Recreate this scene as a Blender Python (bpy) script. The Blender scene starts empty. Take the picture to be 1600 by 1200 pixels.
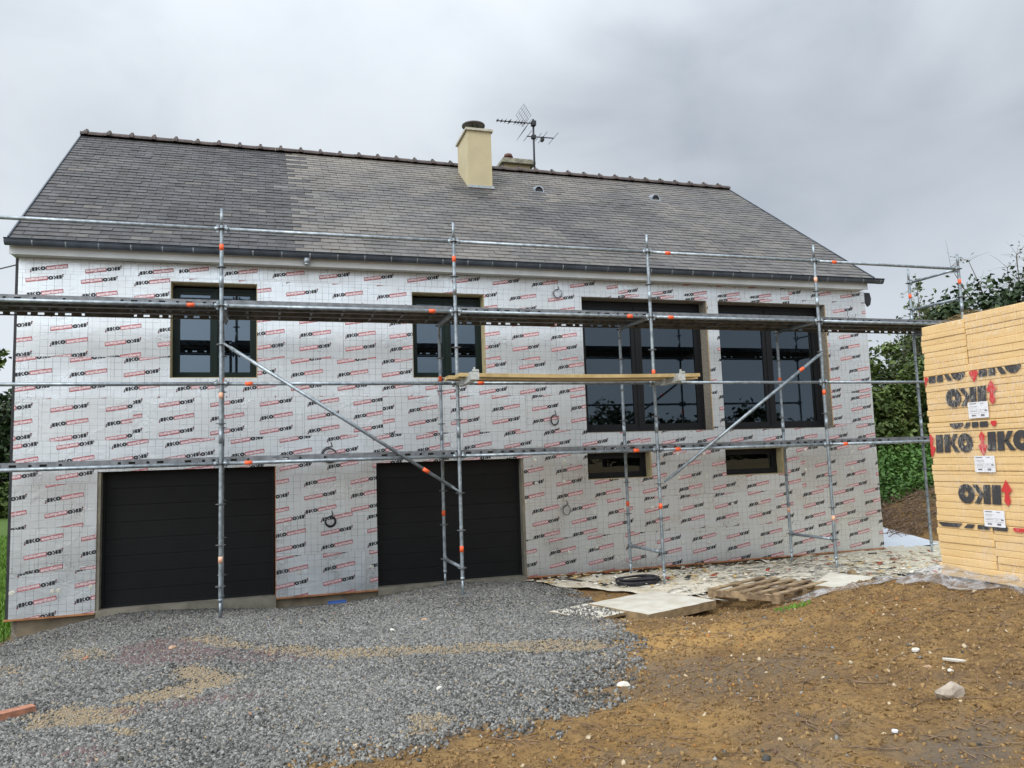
import bpy, bmesh, math, random
import numpy as np
from mathutils import Vector, Matrix
rnd = random.Random(7); rng = np.random.default_rng(11)
SC = bpy.context.scene
# ------------------------------------------------------------------ camera
FPX, CPOS = 1197.744, Vector((3.4163, -12.2150, 1.9746))
YAW, PITCH, ROLL = math.radians(17.503), math.radians(5.645), math.radians(-1.947)
cy, sy, cp, sp = math.cos(YAW), math.sin(YAW), math.cos(PITCH), math.sin(PITCH)
cF = Vector((sy*cp, cy*cp, sp)); r0 = Vector((cy, -sy, 0)); u0 = r0.cross(cF)
cR = r0*math.cos(ROLL) + u0*math.sin(ROLL); cU = u0*math.cos(ROLL) - r0*math.sin(ROLL)
cd = bpy.data.cameras.new('camera'); cam = bpy.data.objects.new('camera', cd); SC.collection.objects.link(cam)
cd.sensor_fit = 'HORIZONTAL'; cd.sensor_width = 36; cd.lens = FPX*36/1600; cd.clip_start = .05; cd.clip_end = 2000
M = Matrix.Identity(4)
for i in range(3): M[i][0], M[i][1], M[i][2], M[i][3] = cR[i], cU[i], -cF[i], CPOS[i]
cam.matrix_world = M; SC.camera = cam
# ------------------------------------------------------------------ light
SC.view_settings.view_transform = 'Standard'; SC.view_settings.look = 'None'
SC.view_settings.exposure = 0.0; SC.view_settings.gamma = 1
SUN_EL, SUN_AZ = math.radians(42), math.radians(232)      # azimuth from +y clockwise: from the left, behind the camera
W = bpy.data.worlds.new('World'); SC.world = W; W.use_nodes = True
nt = W.node_tree; N = nt.nodes; L = nt.links; N.clear()
wo = N.new('ShaderNodeOutputWorld'); bg = N.new('ShaderNodeBackground'); L.new(bg.outputs[0], wo.inputs[0])
def mth(nt, op, a, b=None, c=None, clamp=False):
    n = nt.nodes.new('ShaderNodeMath'); n.operation = op; n.use_clamp = clamp
    for i, v in enumerate((a, b, c)):
        if v is None: continue
        if isinstance(v, (int, float)): n.inputs[i].default_value = v
        else: nt.links.new(v, n.inputs[i])
    return n.outputs[0]
def mixc(nt, fac, a, b, mode='MIX'):
    n = nt.nodes.new('ShaderNodeMix'); n.data_type = 'RGBA'; n.blend_type = mode
    for k, v in (('Factor', fac), ('A', a), ('B', b)):
        i = [s for s in n.inputs if s.name == k and (s.type == 'VALUE' if k == 'Factor' else s.type == 'RGBA')][0]
        if isinstance(v, (int, float)): i.default_value = v
        elif isinstance(v, tuple): i.default_value = (*v[:3], 1)
        else: nt.links.new(v, i)
    return [s for s in n.outputs if s.type == 'RGBA'][0]
def noise(nt, vec, scale, detail=4, rough=.55, dist=0):
    n = nt.nodes.new('ShaderNodeTexNoise'); n.inputs['Scale'].default_value = scale
    n.inputs['Detail'].default_value = detail; n.inputs['Roughness'].default_value = rough
    n.inputs['Distortion'].default_value = dist
    if vec is not None: nt.links.new(vec, n.inputs['Vector'])
    return n.outputs['Fac']
def rng_map(nt, v, a, b, c=0., d=1., smooth=True):
    n = nt.nodes.new('ShaderNodeMapRange'); n.interpolation_type = 'SMOOTHSTEP' if smooth else 'LINEAR'
    nt.links.new(v, n.inputs[0])
    for i, x in enumerate((a, b, c, d)): n.inputs[i+1].default_value = x
    return n.outputs[0]
def mapping(nt, vec, scale=(1, 1, 1), loc=(0, 0, 0)):
    n = nt.nodes.new('ShaderNodeMapping'); n.inputs['Scale'].default_value = scale; n.inputs['Location'].default_value = loc
    nt.links.new(vec, n.inputs['Vector']); return n.outputs[0]
tc = N.new('ShaderNodeTexCoord'); gen = tc.outputs['Generated']
sky = N.new('ShaderNodeTexSky'); sky.sky_type = 'NISHITA'; sky.sun_disc = False
sky.sun_elevation = SUN_EL; sky.sun_rotation = SUN_AZ
skyd = mixc(nt, 1.0, sky.outputs[0], (.10, .10, .10), 'MULTIPLY')
sep = N.new('ShaderNodeSeparateXYZ'); L.new(gen, sep.inputs[0])
n1 = noise(nt, mapping(nt, gen, (1, 1, 1.5), (.3, .1, 0)), 2.6, 5, .45, .5)
n2 = noise(nt, mapping(nt, gen, (1, 1, 1.6), (3.3, 2.1, 0)), 6, 5, .5, .5)
mass = N.new('ShaderNodeVectorMath'); mass.operation = 'DOT_PRODUCT'; L.new(gen, mass.inputs[0])
dv = Vector((.72, .62, .29)).normalized(); mass.inputs[1].default_value = dv
wob = mth(nt, 'ADD', mass.outputs['Value'], mth(nt, 'MULTIPLY', mth(nt, 'SUBTRACT', n1, .5), .42))
big = rng_map(nt, wob, .80, 1.0)
soft = rng_map(nt, mth(nt, 'ADD', mth(nt, 'MULTIPLY', n1, .65), mth(nt, 'MULTIPLY', n2, .35)), .40, .70)
cl = mth(nt, 'ADD', mth(nt, 'MULTIPLY', soft, .38), mth(nt, 'MULTIPLY', big, .62), clamp=True)
cloud = mixc(nt, cl, (.80, .855, .915), (.42, .47, .535))
sk = mixc(nt, .93, skyd, cloud)
lift = rng_map(nt, sep.outputs['Z'], .35, 1.0, 1.0, 2.2)   # overcast sky is brighter overhead
glow = nt.nodes.new('ShaderNodeVectorMath'); glow.operation = 'DOT_PRODUCT'; L.new(gen, glow.inputs[0])   # thin cloud round the hidden sun
glow.inputs[1].default_value = (math.sin(SUN_AZ)*math.cos(SUN_EL), math.cos(SUN_AZ)*math.cos(SUN_EL), math.sin(SUN_EL))
lift = mth(nt, 'ADD', lift, rng_map(nt, glow.outputs['Value'], .15, 1.0, 0, 1.5))
L.new(mixc(nt, 1.0, sk, lift, 'MULTIPLY'), bg.inputs[0]); bg.inputs[1].default_value = 1.0
sl = bpy.data.lights.new('sun', 'SUN'); sl.energy = 1.5; sl.angle = math.radians(22); sl.color = (1, .96, .9)
so = bpy.data.objects.new('sun', sl); SC.collection.objects.link(so)
sd = Vector((math.sin(SUN_AZ)*math.cos(SUN_EL), math.cos(SUN_AZ)*math.cos(SUN_EL), math.sin(SUN_EL)))
so.rotation_euler = sd.to_track_quat('Z', 'Y').to_euler()

# ------------------------------------------------------------------ object helpers
def tag(o, label=None, cat=None, group=None, kind=None):
    if label: o['label'] = label
    if cat: o['category'] = cat
    if group: o['group'] = group
    if kind: o['kind'] = kind
    return o
def thing(name, label, cat, loc=(0, 0, 0), group=None):
    o = bpy.data.objects.new(name, None); o.empty_display_size = .1; o.location = loc
    SC.collection.objects.link(o); return tag(o, label, cat, group)
class MB:
    def __init__(s): s.v = []; s.f = []; s.m = []; s.sm = []
    def quad(s, *p, m=0, smooth=False):
        i = len(s.v); s.v += [tuple(q) for q in p]; s.f.append(tuple(range(i, i+len(p)))); s.m.append(m); s.sm.append(smooth)
    def box(s, x0, y0, z0, x1, y1, z1, m=0, mt=None, skew=None):
        c = [(x, y, z) for x in (x0, x1) for y in (y0, y1) for z in (z0, z1)]
        if mt is not None: c = [tuple(mt @ Vector(q)) for q in c]
        i = len(s.v); s.v += c
        for k, f in enumerate(((0, 1, 3, 2), (4, 6, 7, 5), (0, 4, 5, 1), (2, 3, 7, 6), (0, 2, 6, 4), (1, 5, 7, 3))):
            s.f.append(tuple(i+j for j in f)); s.m.append(m); s.sm.append(False)
        return s
    def tube(s, p0, p1, r, n=10, m=0, r1=None, caps=True, smooth=True):
        p0, p1 = Vector(p0), Vector(p1); d = (p1-p0).normalized(); r1 = r if r1 is None else r1
        a = d.orthogonal().normalized(); b = d.cross(a); i = len(s.v)
        for p, q in ((p0, r), (p1, r1)):
            for k in range(n):
                t = 2*math.pi*k/n; s.v.append(tuple(p + a*math.cos(t)*q + b*math.sin(t)*q))
        for k in range(n):
            l = (k+1) % n; s.f.append((i+k, i+l, i+n+l, i+n+k)); s.m.append(m); s.sm.append(smooth)
        if caps:
            s.f.append(tuple(i+k for k in reversed(range(n)))); s.m.append(m); s.sm.append(False)
            s.f.append(tuple(i+n+k for k in range(n))); s.m.append(m); s.sm.append(False)
        return s
    def path(s, pts, r, n=6, m=0, closed=False):
        pts = [Vector(p) for p in pts]; i = len(s.v); K = len(pts)
        a = None
        for j, p in enumerate(pts):
            d = (pts[(j+1) % K if closed else min(j+1, K-1)] - pts[(j-1) % K if closed else max(j-1, 0)]).normalized()
            a = d.orthogonal().normalized() if a is None else (a - d*a.dot(d)).normalized()
            b = d.cross(a); rr = r[j] if isinstance(r, (list, tuple)) else r
            for k in range(n):
                t = 2*math.pi*k/n; s.v.append(tuple(p + a*math.cos(t)*rr + b*math.sin(t)*rr))
        for j in range(K if closed else K-1):
            j2 = (j+1) % K
            for k in range(n):
                l = (k+1) % n; s.f.append((i+j*n+k, i+j*n+l, i+j2*n+l, i+j2*n+k)); s.m.append(m); s.sm.append(True)
        return s
    def build(s, name, mats, parent=None, attr=None):
        me = bpy.data.meshes.new(name); me.from_pydata(s.v, [], s.f)
        if not isinstance(mats, (list, tuple)): mats = [mats]
        for q in mats: me.materials.append(q)
        me.polygons.foreach_set('material_index', s.m); me.polygons.foreach_set('use_smooth', s.sm)
        if attr:
            for k, (dom, vals) in attr.items():
                at = me.attributes.new(k, 'FLOAT', dom); at.data.foreach_set('value', vals)
        me.update(); o = bpy.data.objects.new(name, me); SC.collection.objects.link(o)
        if parent is not None:
            o.parent = parent; o.matrix_parent_inverse = Matrix.Translation(-world_loc(parent))
        return o
def world_loc(p):
    v = Vector((0, 0, 0))
    while p is not None:
        if p.type == 'EMPTY': v = v + p.location
        p = None
    return v
def np_mesh(name, V, F, mats, attr=None, parent=None, mi=None, smooth=False):
    V = np.asarray(V, np.float32); F = np.asarray(F, np.int32); k = F.shape[1]
    me = bpy.data.meshes.new(name); me.vertices.add(len(V)); me.vertices.foreach_set('co', V.ravel())
    me.loops.add(F.size); me.loops.foreach_set('vertex_index', F.ravel()); me.polygons.add(len(F))
    me.polygons.foreach_set('loop_start', np.arange(0, F.size, k, dtype=np.int32))
    me.polygons.foreach_set('loop_total', np.full(len(F), k, np.int32))
    if not isinstance(mats, (list, tuple)): mats = [mats]
    for q in mats: me.materials.append(q)
    if mi is not None: me.polygons.foreach_set('material_index', mi)
    if smooth: me.polygons.foreach_set('use_smooth', np.ones(len(F), bool))
    for kk, (dom, vals) in (attr or {}).items():
        at = me.attributes.new(kk, 'FLOAT', dom); at.data.foreach_set('value', np.asarray(vals, np.float32))
    me.update(calc_edges=True); o = bpy.data.objects.new(name, me); SC.collection.objects.link(o)
    if parent is not None: o.parent = parent; o.matrix_parent_inverse = Matrix.Translation(-world_loc(parent))
    return o
def dup(o, parent=None, loc=None):
    c = o.copy(); SC.collection.objects.link(c)
    if parent is not None: c.parent = parent
    if loc is not None: c.location = loc
    for ch in list(o.children): dup(ch, c)
    return c

# ------------------------------------------------------------------ materials
MATS = {}
def mat(name, col, rough=.6, metal=0., var=.0, vscale=8., bump=0., bscale=40., spec=.5, col2=None, attr=None, acol=None, det=5):
    m = bpy.data.materials.new(name); m.use_nodes = True; t = m.node_tree
    b = t.nodes['Principled BSDF']; b.inputs['Roughness'].default_value = rough; b.inputs['Metallic'].default_value = metal
    b.inputs['Specular IOR Level'].default_value = spec
    co = t.nodes.new('ShaderNodeTexCoord').outputs['Object']
    c2 = col2 or tuple(c*(1-var) for c in col)
    c1 = col if col2 else tuple(min(1, c*(1+var*.6)) for c in col)
    f = rng_map(t, noise(t, co, vscale, det), .3, .7)
    out = mixc(t, f, c1, c2)
    if attr:
        a = t.nodes.new('ShaderNodeAttribute'); a.attribute_name = attr
        out = mixc(t, a.outputs['Fac'], out, acol)
    t.links.new(out, b.inputs['Base Color'])
    if bump:
        bn = t.nodes.new('ShaderNodeBump'); bn.inputs['Strength'].default_value = bump; bn.inputs['Distance'].default_value = .02
        t.links.new(noise(t, co, bscale, 6, .6), bn.inputs['Height']); t.links.new(bn.outputs[0], b.inputs['Normal'])
    MATS[name] = m; return m
galv = mat('galvanised_steel', (.36, .41, .44), .45, .65, .38, 14, .08, 60, col2=(.20, .23, .25))
galv_d = mat('deck_steel', (.20, .21, .22), .5, .7, .3, 9, .1, 50)
orange = mat('orange_tape', (.85, .12, .03), .5, 0, .15, 30)
pale_tape = mat('faded_tape', (.75, .42, .28), .6, 0, .2, 30)
ply = mat('deck_plywood', (.16, .11, .06), .7, 0, .4, 5)
wood_new = mat('plank_timber', (.50, .37, .17), .65, 0, .3, 6, .1, 30, col2=(.36, .25, .10))
wood_old = mat('pallet_timber', (.34, .24, .13), .75, 0, .35, 9, .2, 30, col2=(.13, .085, .05))
foam = mat('foam_edge', (.52, .33, .13), .85, 0, .15, 12, .2, 60)
rail_or = mat('start_rail', (.40, .17, .07), .7, 0, .3, 6)
zinc = mat('dark_zinc', (.075, .092, .115), .45, .35, .3, 4)
zinc_l = mat('pale_zinc', (.33, .37, .40), .45, .6, .3, 10)
white_p = mat('white_fascia', (.60, .63, .62), .5, 0, .10, 3)
conc = mat('plinth_concrete', (.30, .25, .17), .9, 0, .4, 3, .4, 18, col2=(.17, .135, .09))
sillc = mat('sill_concrete', (.24, .22, .17), .9, 0, .25, 5, .3, 30)
masonry = mat('masonry', (.27, .245, .20), .9, 0, .35, 30, .6, 60, col2=(.14, .12, .09))
ochre = mat('reveal_render', (.42, .36, .21), .85, 0, .15, 8, .2, 60)
chim = mat('chimney_render', (.44, .385, .24), .85, 0, .07, 2.5, .12, 70)
chcap = mat('chimney_cap', (.42, .40, .32), .85, 0, .2, 9, .2, 50)
chold = mat('old_cap', (.27, .26, .20), .9, 0, .4, 9, .3, 50)
terra = mat('terracotta', (.13, .055, .045), .8, 0, .3, 9)
ridge_m = mat('ridge_tile', (.075, .058, .052), .8, 0, .35, 7, .2, 50)
anth = mat('anthracite_frame', (.010, .0105, .012), .5, 0, .1, 4, spec=.25)
green_f = mat('green_frame', (.005, .014, .011), .5, 0, .15, 5, spec=.25)
interior = mat('interior_plaster', (.24, .235, .20), .9, 0, .1, 2)
interior_d = mat('interior_dark', (.07, .065, .055), .9, 0, .2, 2)
blk = mat('print_black', (.018, .018, .022), .55)
red = mat('print_red', (.27, .035, .045), .5)
red_s = mat('print_bright_red', (.55, .02, .02), .4)
cable_m = mat('black_cable', (.018, .016, .022), .45)
memb = mat('dark_membrane', (.03, .033, .038), .8, 0, .3, 6)
whiteb = mat('white_board', (.54, .51, .44), .75, 0, .14, 5, .1, 30, col2=(.44, .40, .32))
boardedge = mat('board_edge', (.24, .17, .09), .85, 0, .3, 10, .3, 40)
panel_w = mat('white_panel', (.62, .66, .72), .4, 0, .05, 3)
rock_m = mat('pale_rock', (.40, .34, .27), .85, 0, .3, 14, .5, 40, col2=(.27, .22, .17))
brick_m = mat('brick_red', (.34, .15, .09), .9, 0, .3, 14, .4, 40)
blue_m = mat('blue_plastic', (.04, .10, .30), .5)
black_ant = mat('antenna_metal', (.035, .035, .04), .5, .4)
bark = mat('bark', (.10, .08, .06), .9, 0, .4, 12, .5, 30)
twig_m = mat('dry_twig', (.20, .13, .08), .9, 0, .5, 12)
label_m = mat('paper_label', (.72, .73, .76), .6, 0, .04, 20)
wash_m = mat('fixing_plastic', (.62, .60, .52), .6, 0, .1, 10)
steel_br = mat('clamp_steel', (.55, .56, .52), .4, .6, .2, 30)

# silver foil facing with printed grid
def foil_material():
    m = bpy.data.materials.new('silver_foil'); m.use_nodes = True; t = m.node_tree; b = t.nodes['Principled BSDF']
    g = t.nodes.new('ShaderNodeTexCoord').outputs['Object']
    s = t.nodes.new('ShaderNodeSeparateXYZ'); t.links.new(g, s.inputs[0])
    at = t.nodes.new('ShaderNodeAttribute'); at.attribute_name = 'off'
    def line(c, off, pitch, w):
        a = mth(t, 'FRACT', mth(t, 'DIVIDE', mth(t, 'ADD', mth(t, 'ADD', c, off), 10.), pitch))
        return mth(t, 'LESS_THAN', a, w/pitch)
    o = at.outputs['Fac']
    gx = line(s.outputs[0], o, .1, .0042); gz = line(s.outputs[2], mth(t, 'MULTIPLY', o, .6), .1, .0032)
    wear = rng_map(t, noise(t, g, 3.5, 4), .3, .62)
    grid = mth(t, 'MULTIPLY', mth(t, 'MAXIMUM', gx, gz), mth(t, 'MULTIPLY', wear, 1.0))
    at2 = t.nodes.new('ShaderNodeAttribute'); at2.attribute_name = 'tone'
    base = mixc(t, at2.outputs['Fac'], (.74, .78, .80), (.67, .695, .695))
    base = mixc(t, rng_map(t, noise(t, g, 1.1, 5), .35, .75, 0, .35), base, (.60, .60, .585))
    base = mixc(t, rng_map(t, noise(t, g, 38, 3), .68, .74, 0, .4), base, (.36, .36, .34))
    base = mixc(t, grid, base, (.20, .215, .25))
    t.links.new(base, b.inputs['Base Color'])
    b.inputs['Metallic'].default_value = .70
    t.links.new(rng_map(t, noise(t, g, 2.2, 4), .3, .7, .25, .42), b.inputs['Roughness'])
    bn = t.nodes.new('ShaderNodeBump'); bn.inputs['Strength'].default_value = .35; bn.inputs['Distance'].default_value = .012
    h = mth(t, 'ADD', noise(t, g, 6, 4, .55, .8), mth(t, 'MULTIPLY', noise(t, mapping(t, g, (1, 1, 2.5)), 26, 3, .6, 1.2), .35))
    t.links.new(h, bn.inputs['Height']); t.links.new(bn.outputs[0], b.inputs['Normal'])
    return m
foil = foil_material()
# see-through printed letters on the red box: foil colour tinted pink
letter = mat('print_pale', (.80, .66, .67), .42, .5, .08, 20)

def slate_material():
    m = bpy.data.materials.new('slate'); m.use_nodes = True; t = m.node_tree; b = t.nodes['Principled BSDF']
    g = t.nodes.new('ShaderNodeTexCoord').outputs['Object']
    a = t.nodes.new('ShaderNodeAttribute'); a.attribute_name = 'tone'
    a2 = t.nodes.new('ShaderNodeAttribute'); a2.attribute_name = 'lichen'
    c = mixc(t, a.outputs['Fac'], (.030, .029, .030), (.094, .090, .088))
    c = mixc(t, a2.outputs['Fac'], c, (.22, .195, .16))
    c = mixc(t, rng_map(t, noise(t, g, 2.0, 6, .65), .42, .72, 0, .35), c, (.050, .046, .049))
    c = mixc(t, rng_map(t, noise(t, g, 22, 5, .7), .64, .78, 0, .35), c, (.20, .18, .155))
    t.links.new(c, b.inputs['Base Color'])
    t.links.new(rng_map(t, noise(t, g, 5, 4), .3, .7, .5, .8), b.inputs['Roughness'])
    bn = t.nodes.new('ShaderNodeBump'); bn.inputs['Strength'].default_value = .5; bn.inputs['Distance'].default_value = .006
    t.links.new(noise(t, g, 35, 5, .6), bn.inputs['Height']); t.links.new(bn.outputs[0], b.inputs['Normal'])
    return m
slate = slate_material()

def glass_material(name, tint, gl=1.0):
    m = bpy.data.materials.new(name); m.use_nodes = True; t = m.node_tree; t.nodes.clear()
    o = t.nodes.new('ShaderNodeOutputMaterial'); mx = t.nodes.new('ShaderNodeMixShader')
    tr = t.nodes.new('ShaderNodeBsdfTransparent'); tr.inputs[0].default_value = (*tint, 1)
    gs = t.nodes.new('ShaderNodeBsdfGlossy'); gs.inputs['Roughness'].default_value = .012; gs.inputs[0].default_value = (.66, .83, 1, 1)
    fr = t.nodes.new('ShaderNodeFresnel'); fr.inputs[0].default_value = 1.52
    f = mth(t, 'MULTIPLY', fr.outputs[0], gl, clamp=True)
    bn = t.nodes.new('ShaderNodeBump'); bn.inputs['Strength'].default_value = .03; bn.inputs['Distance'].default_value = .01
    g = t.nodes.new('ShaderNodeTexCoord').outputs['Object']
    t.links.new(noise(t, g, 1.6, 2), bn.inputs['Height']); t.links.new(bn.outputs[0], gs.inputs['Normal'])
    t.links.new(f, mx.inputs[0]); t.links.new(tr.outputs[0], mx.inputs[1]); t.links.new(gs.outputs[0], mx.inputs[2])
    t.links.new(mx.outputs[0], o.inputs[0]); return m
glass_c = glass_material('casement_glass', (.10, .11, .12), 3.6)
glass = glass_material('window_glass', (.18, .19, .185), 2.3)

def leaf_material(name, dark, light, brown=(.12, .08, .03)):
    m = bpy.data.materials.new(name); m.use_nodes = True; t = m.node_tree; b = t.nodes['Principled BSDF']
    a = t.nodes.new('ShaderNodeAttribute'); a.attribute_name = 'tone'
    c = mixc(t, a.outputs['Fac'], dark, light)
    g = t.nodes.new('ShaderNodeTexCoord').outputs['Object']
    c = mixc(t, rng_map(t, noise(t, g, 1.3, 3), .55, .8, 0, .5), c, brown)
    t.links.new(c, b.inputs['Base Color']); b.inputs['Roughness'].default_value = .6
    b.inputs['Specular IOR Level'].default_value = .3
    try: b.inputs['Transmission Weight'].default_value = 0
    except Exception: pass
    return m
leaf_dark = leaf_material('leaf_dark', (.012, .026, .010), (.045, .075, .024))
leaf_mid = leaf_material('leaf_mid', (.035, .060, .014), (.12, .165, .04))
leaf_pale = leaf_material('leaf_pale', (.06, .085, .035), (.16, .19, .08))
grass_m = leaf_material('grass_blade', (.055, .13, .014), (.17, .30, .04), (.10, .13, .03))
ivy_m = leaf_material('bank_leaf', (.030, .085, .012), (.10, .20, .035))

# ------------------------------------------------------------------ terrain height
CP = np.array([(0, 0, -.26), (1.05, 0, -.03), (2.2, 0, -.02), (3.5, 0, -.11), (4.2, 0, -.13), (5, 0, -.07), (6.2, 0, .02), (7.5, 0, .0), (9.2, 0, -.03),
 (12, 0, -.03), (14.7, 0, -.03), (17, 0, 0), (2.8, -1.95, .16), (5.85, -1.95, .18), (8.87, -1.95, .06), (11.9, -1.95, .05), (15, -1.95, .02),
 (5.85, -.86, .13), (8.87, -.86, .05), (11.9, -.86, .03), (15, -.86, -.02), (9.5, -6.3, .70), (11, -7, .72), (9.3, -5.2, .50), (10.6, -5.0, .42), (8.2, -6, .50),
 (7, -5, .30), (7.3, -3.8, .09), (9.4, -3.7, .08), (8.7, -4.5, .12), (11, -3.6, .10), (12.5, -4.0, .2), (14, -5, .5), (5, -5, .28), (3, -5, .25), (0, -5, .02), (-3, -5, -.25), (0, -2, -.12),
 (-2, -1, -.38), (3.4, -12, .42), (3.4, -9, .36), (7, -9, .48), (10, -10, .75), (0, -9, .15), (-4, -9, -.1), (5.3, -8.2, .38),
 (-3, 10, .0), (-6, 20, .45), (-2, 4, -.3), (0, 8, -.1), (7, 8, 0), (15, 6, .2), (17.6, 2.6, .62), (19, 4, 1.0), (21, 6, 1.6), (25, 8, 1.9), (30, 4, 1.8), (20, -6, 1.1),
 (30, 20, 2.0), (-20, 20, .8), (-20, -15, .1), (0, -30, .8), (30, -30, 1.5), (0, 35, .8), (-35, 0, .2)], float)
def _phi(r2): return .5*r2*np.log(np.maximum(r2, 1e-9))
_n = len(CP); _d = ((CP[:, None, :2]-CP[None, :, :2])**2).sum(2)
_A = np.zeros((_n+3, _n+3)); _A[:_n, :_n] = _phi(_d) + np.eye(_n)*.02; _A[:_n, _n] = 1; _A[:_n, _n+1:] = CP[:, :2]; _A[_n:, :_n] = _A[:_n, _n:].T
_w = np.linalg.solve(_A, np.r_[CP[:, 2], 0, 0, 0])
def vnoise(x, y, s, seed=0):
    x = np.asarray(x, float)*s+seed*17.3; y = np.asarray(y, float)*s+seed*9.1
    xi = np.floor(x); yi = np.floor(y); fx = x-xi; fy = y-yi; fx = fx*fx*(3-2*fx); fy = fy*fy*(3-2*fy)
    def h(a, b):
        q = np.sin(a*127.1+b*311.7+seed*74.7)*43758.5453; return q-np.floor(q)
    return (h(xi, yi)*(1-fx)+h(xi+1, yi)*fx)*(1-fy)+(h(xi, yi+1)*(1-fx)+h(xi+1, yi+1)*fx)*fy
def fbm(x, y, s, seed=0, o=4):
    t = 0; a = 1; n = 0
    for k in range(o): t = t+a*vnoise(x, y, s*2**k, seed+k); n += a; a *= .55
    return t/n
def _tps(P):
    out = np.zeros(len(P))
    for i in range(0, len(P), 20000):
        q = P[i:i+20000]; out[i:i+20000] = _phi(((q[:, None]-CP[None, :, :2])**2).sum(2))@_w[:_n] + _w[_n] + q@_w[_n+1:]
    return out
_gx = np.arange(-15, 42, .25); _gy = np.arange(-30, 32, .25); _GX, _GY = np.meshgrid(_gx, _gy)
_GZ = _tps(np.c_[_GX.ravel(), _GY.ravel()]).reshape(_GX.shape)
def GZ(x, y, fine=True):
    x = np.atleast_1d(np.asarray(x, float)); y = np.atleast_1d(np.asarray(y, float)); sh = x.shape
    xf, yf = x.ravel(), y.ravel(); u = (xf+15)/.25; v = (yf+30)/.25
    ok = (u >= 0) & (u < len(_gx)-1.001) & (v >= 0) & (v < len(_gy)-1.001)
    out = np.zeros(len(xf)); ui, vi = u[ok].astype(int), v[ok].astype(int); fu, fv = u[ok]-ui, v[ok]-vi
    out[ok] = (_GZ[vi, ui]*(1-fu)+_GZ[vi, ui+1]*fu)*(1-fv)+(_GZ[vi+1, ui]*(1-fu)+_GZ[vi+1, ui+1]*fu)*fv
    if (~ok).any(): out[~ok] = _tps(np.c_[xf[~ok], yf[~ok]])
    out = out.reshape(sh); r = np.hypot(x-5, y+2); k = np.clip((r-28)/40, 0, 1)
    out = np.clip(out, -.8, 2.4)*(1-k)+.9*k
    if fine:
        soil = 1-gravel_w(x, y)
        out = out + (fbm(x, y, 1.3, 3)-.5)*.05 + (fbm(x, y, 6, 5)-.5)*(.020+.035*soil) + (fbm(x, y, 13, 8, 2)-.5)*(.008+.022*soil)-.02*soil*np.clip(.30-np.abs(fbm(x*.6+y*.25, y*2.2-x*.5, 1.8, 12, 2)-.5)*9, 0, .3)/.3
    return out
def inpoly(x, y, poly):
    c = np.zeros(np.shape(x), bool); n = len(poly)
    for i in range(n):
        (x0, y0), (x1, y1) = poly[i], poly[(i+1) % n]
        if y0 == y1: continue
        c ^= ((y0 > y) != (y1 > y)) & (x < (x1-x0)*(y-y0)/(y1-y0)+x0)
    return c
def sdist(x, y, poly):
    d = np.full(np.shape(x), 1e9); n = len(poly)
    for i in range(n):
        a = np.array(poly[i]); b = np.array(poly[(i+1) % n]); ab = b-a
        t = np.clip(((x-a[0])*ab[0]+(y-a[1])*ab[1])/(ab@ab), 0, 1)
        d = np.minimum(d, np.hypot(x-a[0]-t*ab[0], y-a[1]-t*ab[1]))
    return np.where(inpoly(x, y, poly), d, -d)
GRAV = [(-1.1, -1.6), (.3, -.3), (1.0, .4), (7.1, .4), (7.17, -0.93), (7.42, -1.65), (7.19, -2.81), (6.58, -4.74), (6.31, -5.46), (6.1, -6.19), (5.77, -6.68), (5.53, -7.0), (5.35, -7.15), (5.27, -7.47), (5.08, -7.5), (4.83, -7.5), (4.55, -7.47), (4.19, -7.53), (3.89, -7.49), (3.6, -7.5), (3.4, -7.55), (3.0, -9.5), (-6, -9.5), (-3.6, -4)]
def gravel_w(x, y):
    x = np.asarray(x, float); y = np.asarray(y, float)
    return np.clip((sdist(x, y, GRAV) + (fbm(x, y, 1.1, 21)-.5)*.5+(fbm(x, y, 5, 23)-.5)*.55)/.55+.5, 0, 1)
def ell(x, y, c, rx, ry, ang=0, n=.5):
    ca, sa = math.cos(math.radians(ang)), math.sin(math.radians(ang)); dx = x-c[0]; dy = y-c[1]
    u = (dx*ca+dy*sa)/rx; v = (-dx*sa+dy*ca)/ry
    return np.clip((1-np.hypot(u, v)+(fbm(x, y, 3.2, 31)-.5)*n*2)*2.2, 0, 1)
def patch_w(x, y, polys, soft=.09, n=.28):
    x = np.asarray(x, float); y = np.asarray(y, float); w = np.zeros(x.shape)
    for p, a in polys: w = np.maximum(w, a*np.clip((sdist(x, y, p)+(fbm(x, y, 4.5, 31)-.5)*n+(fbm(x, y, 16, 33, 2)-.5)*n*.5)/soft+.5, 0, 1))
    return w
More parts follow.
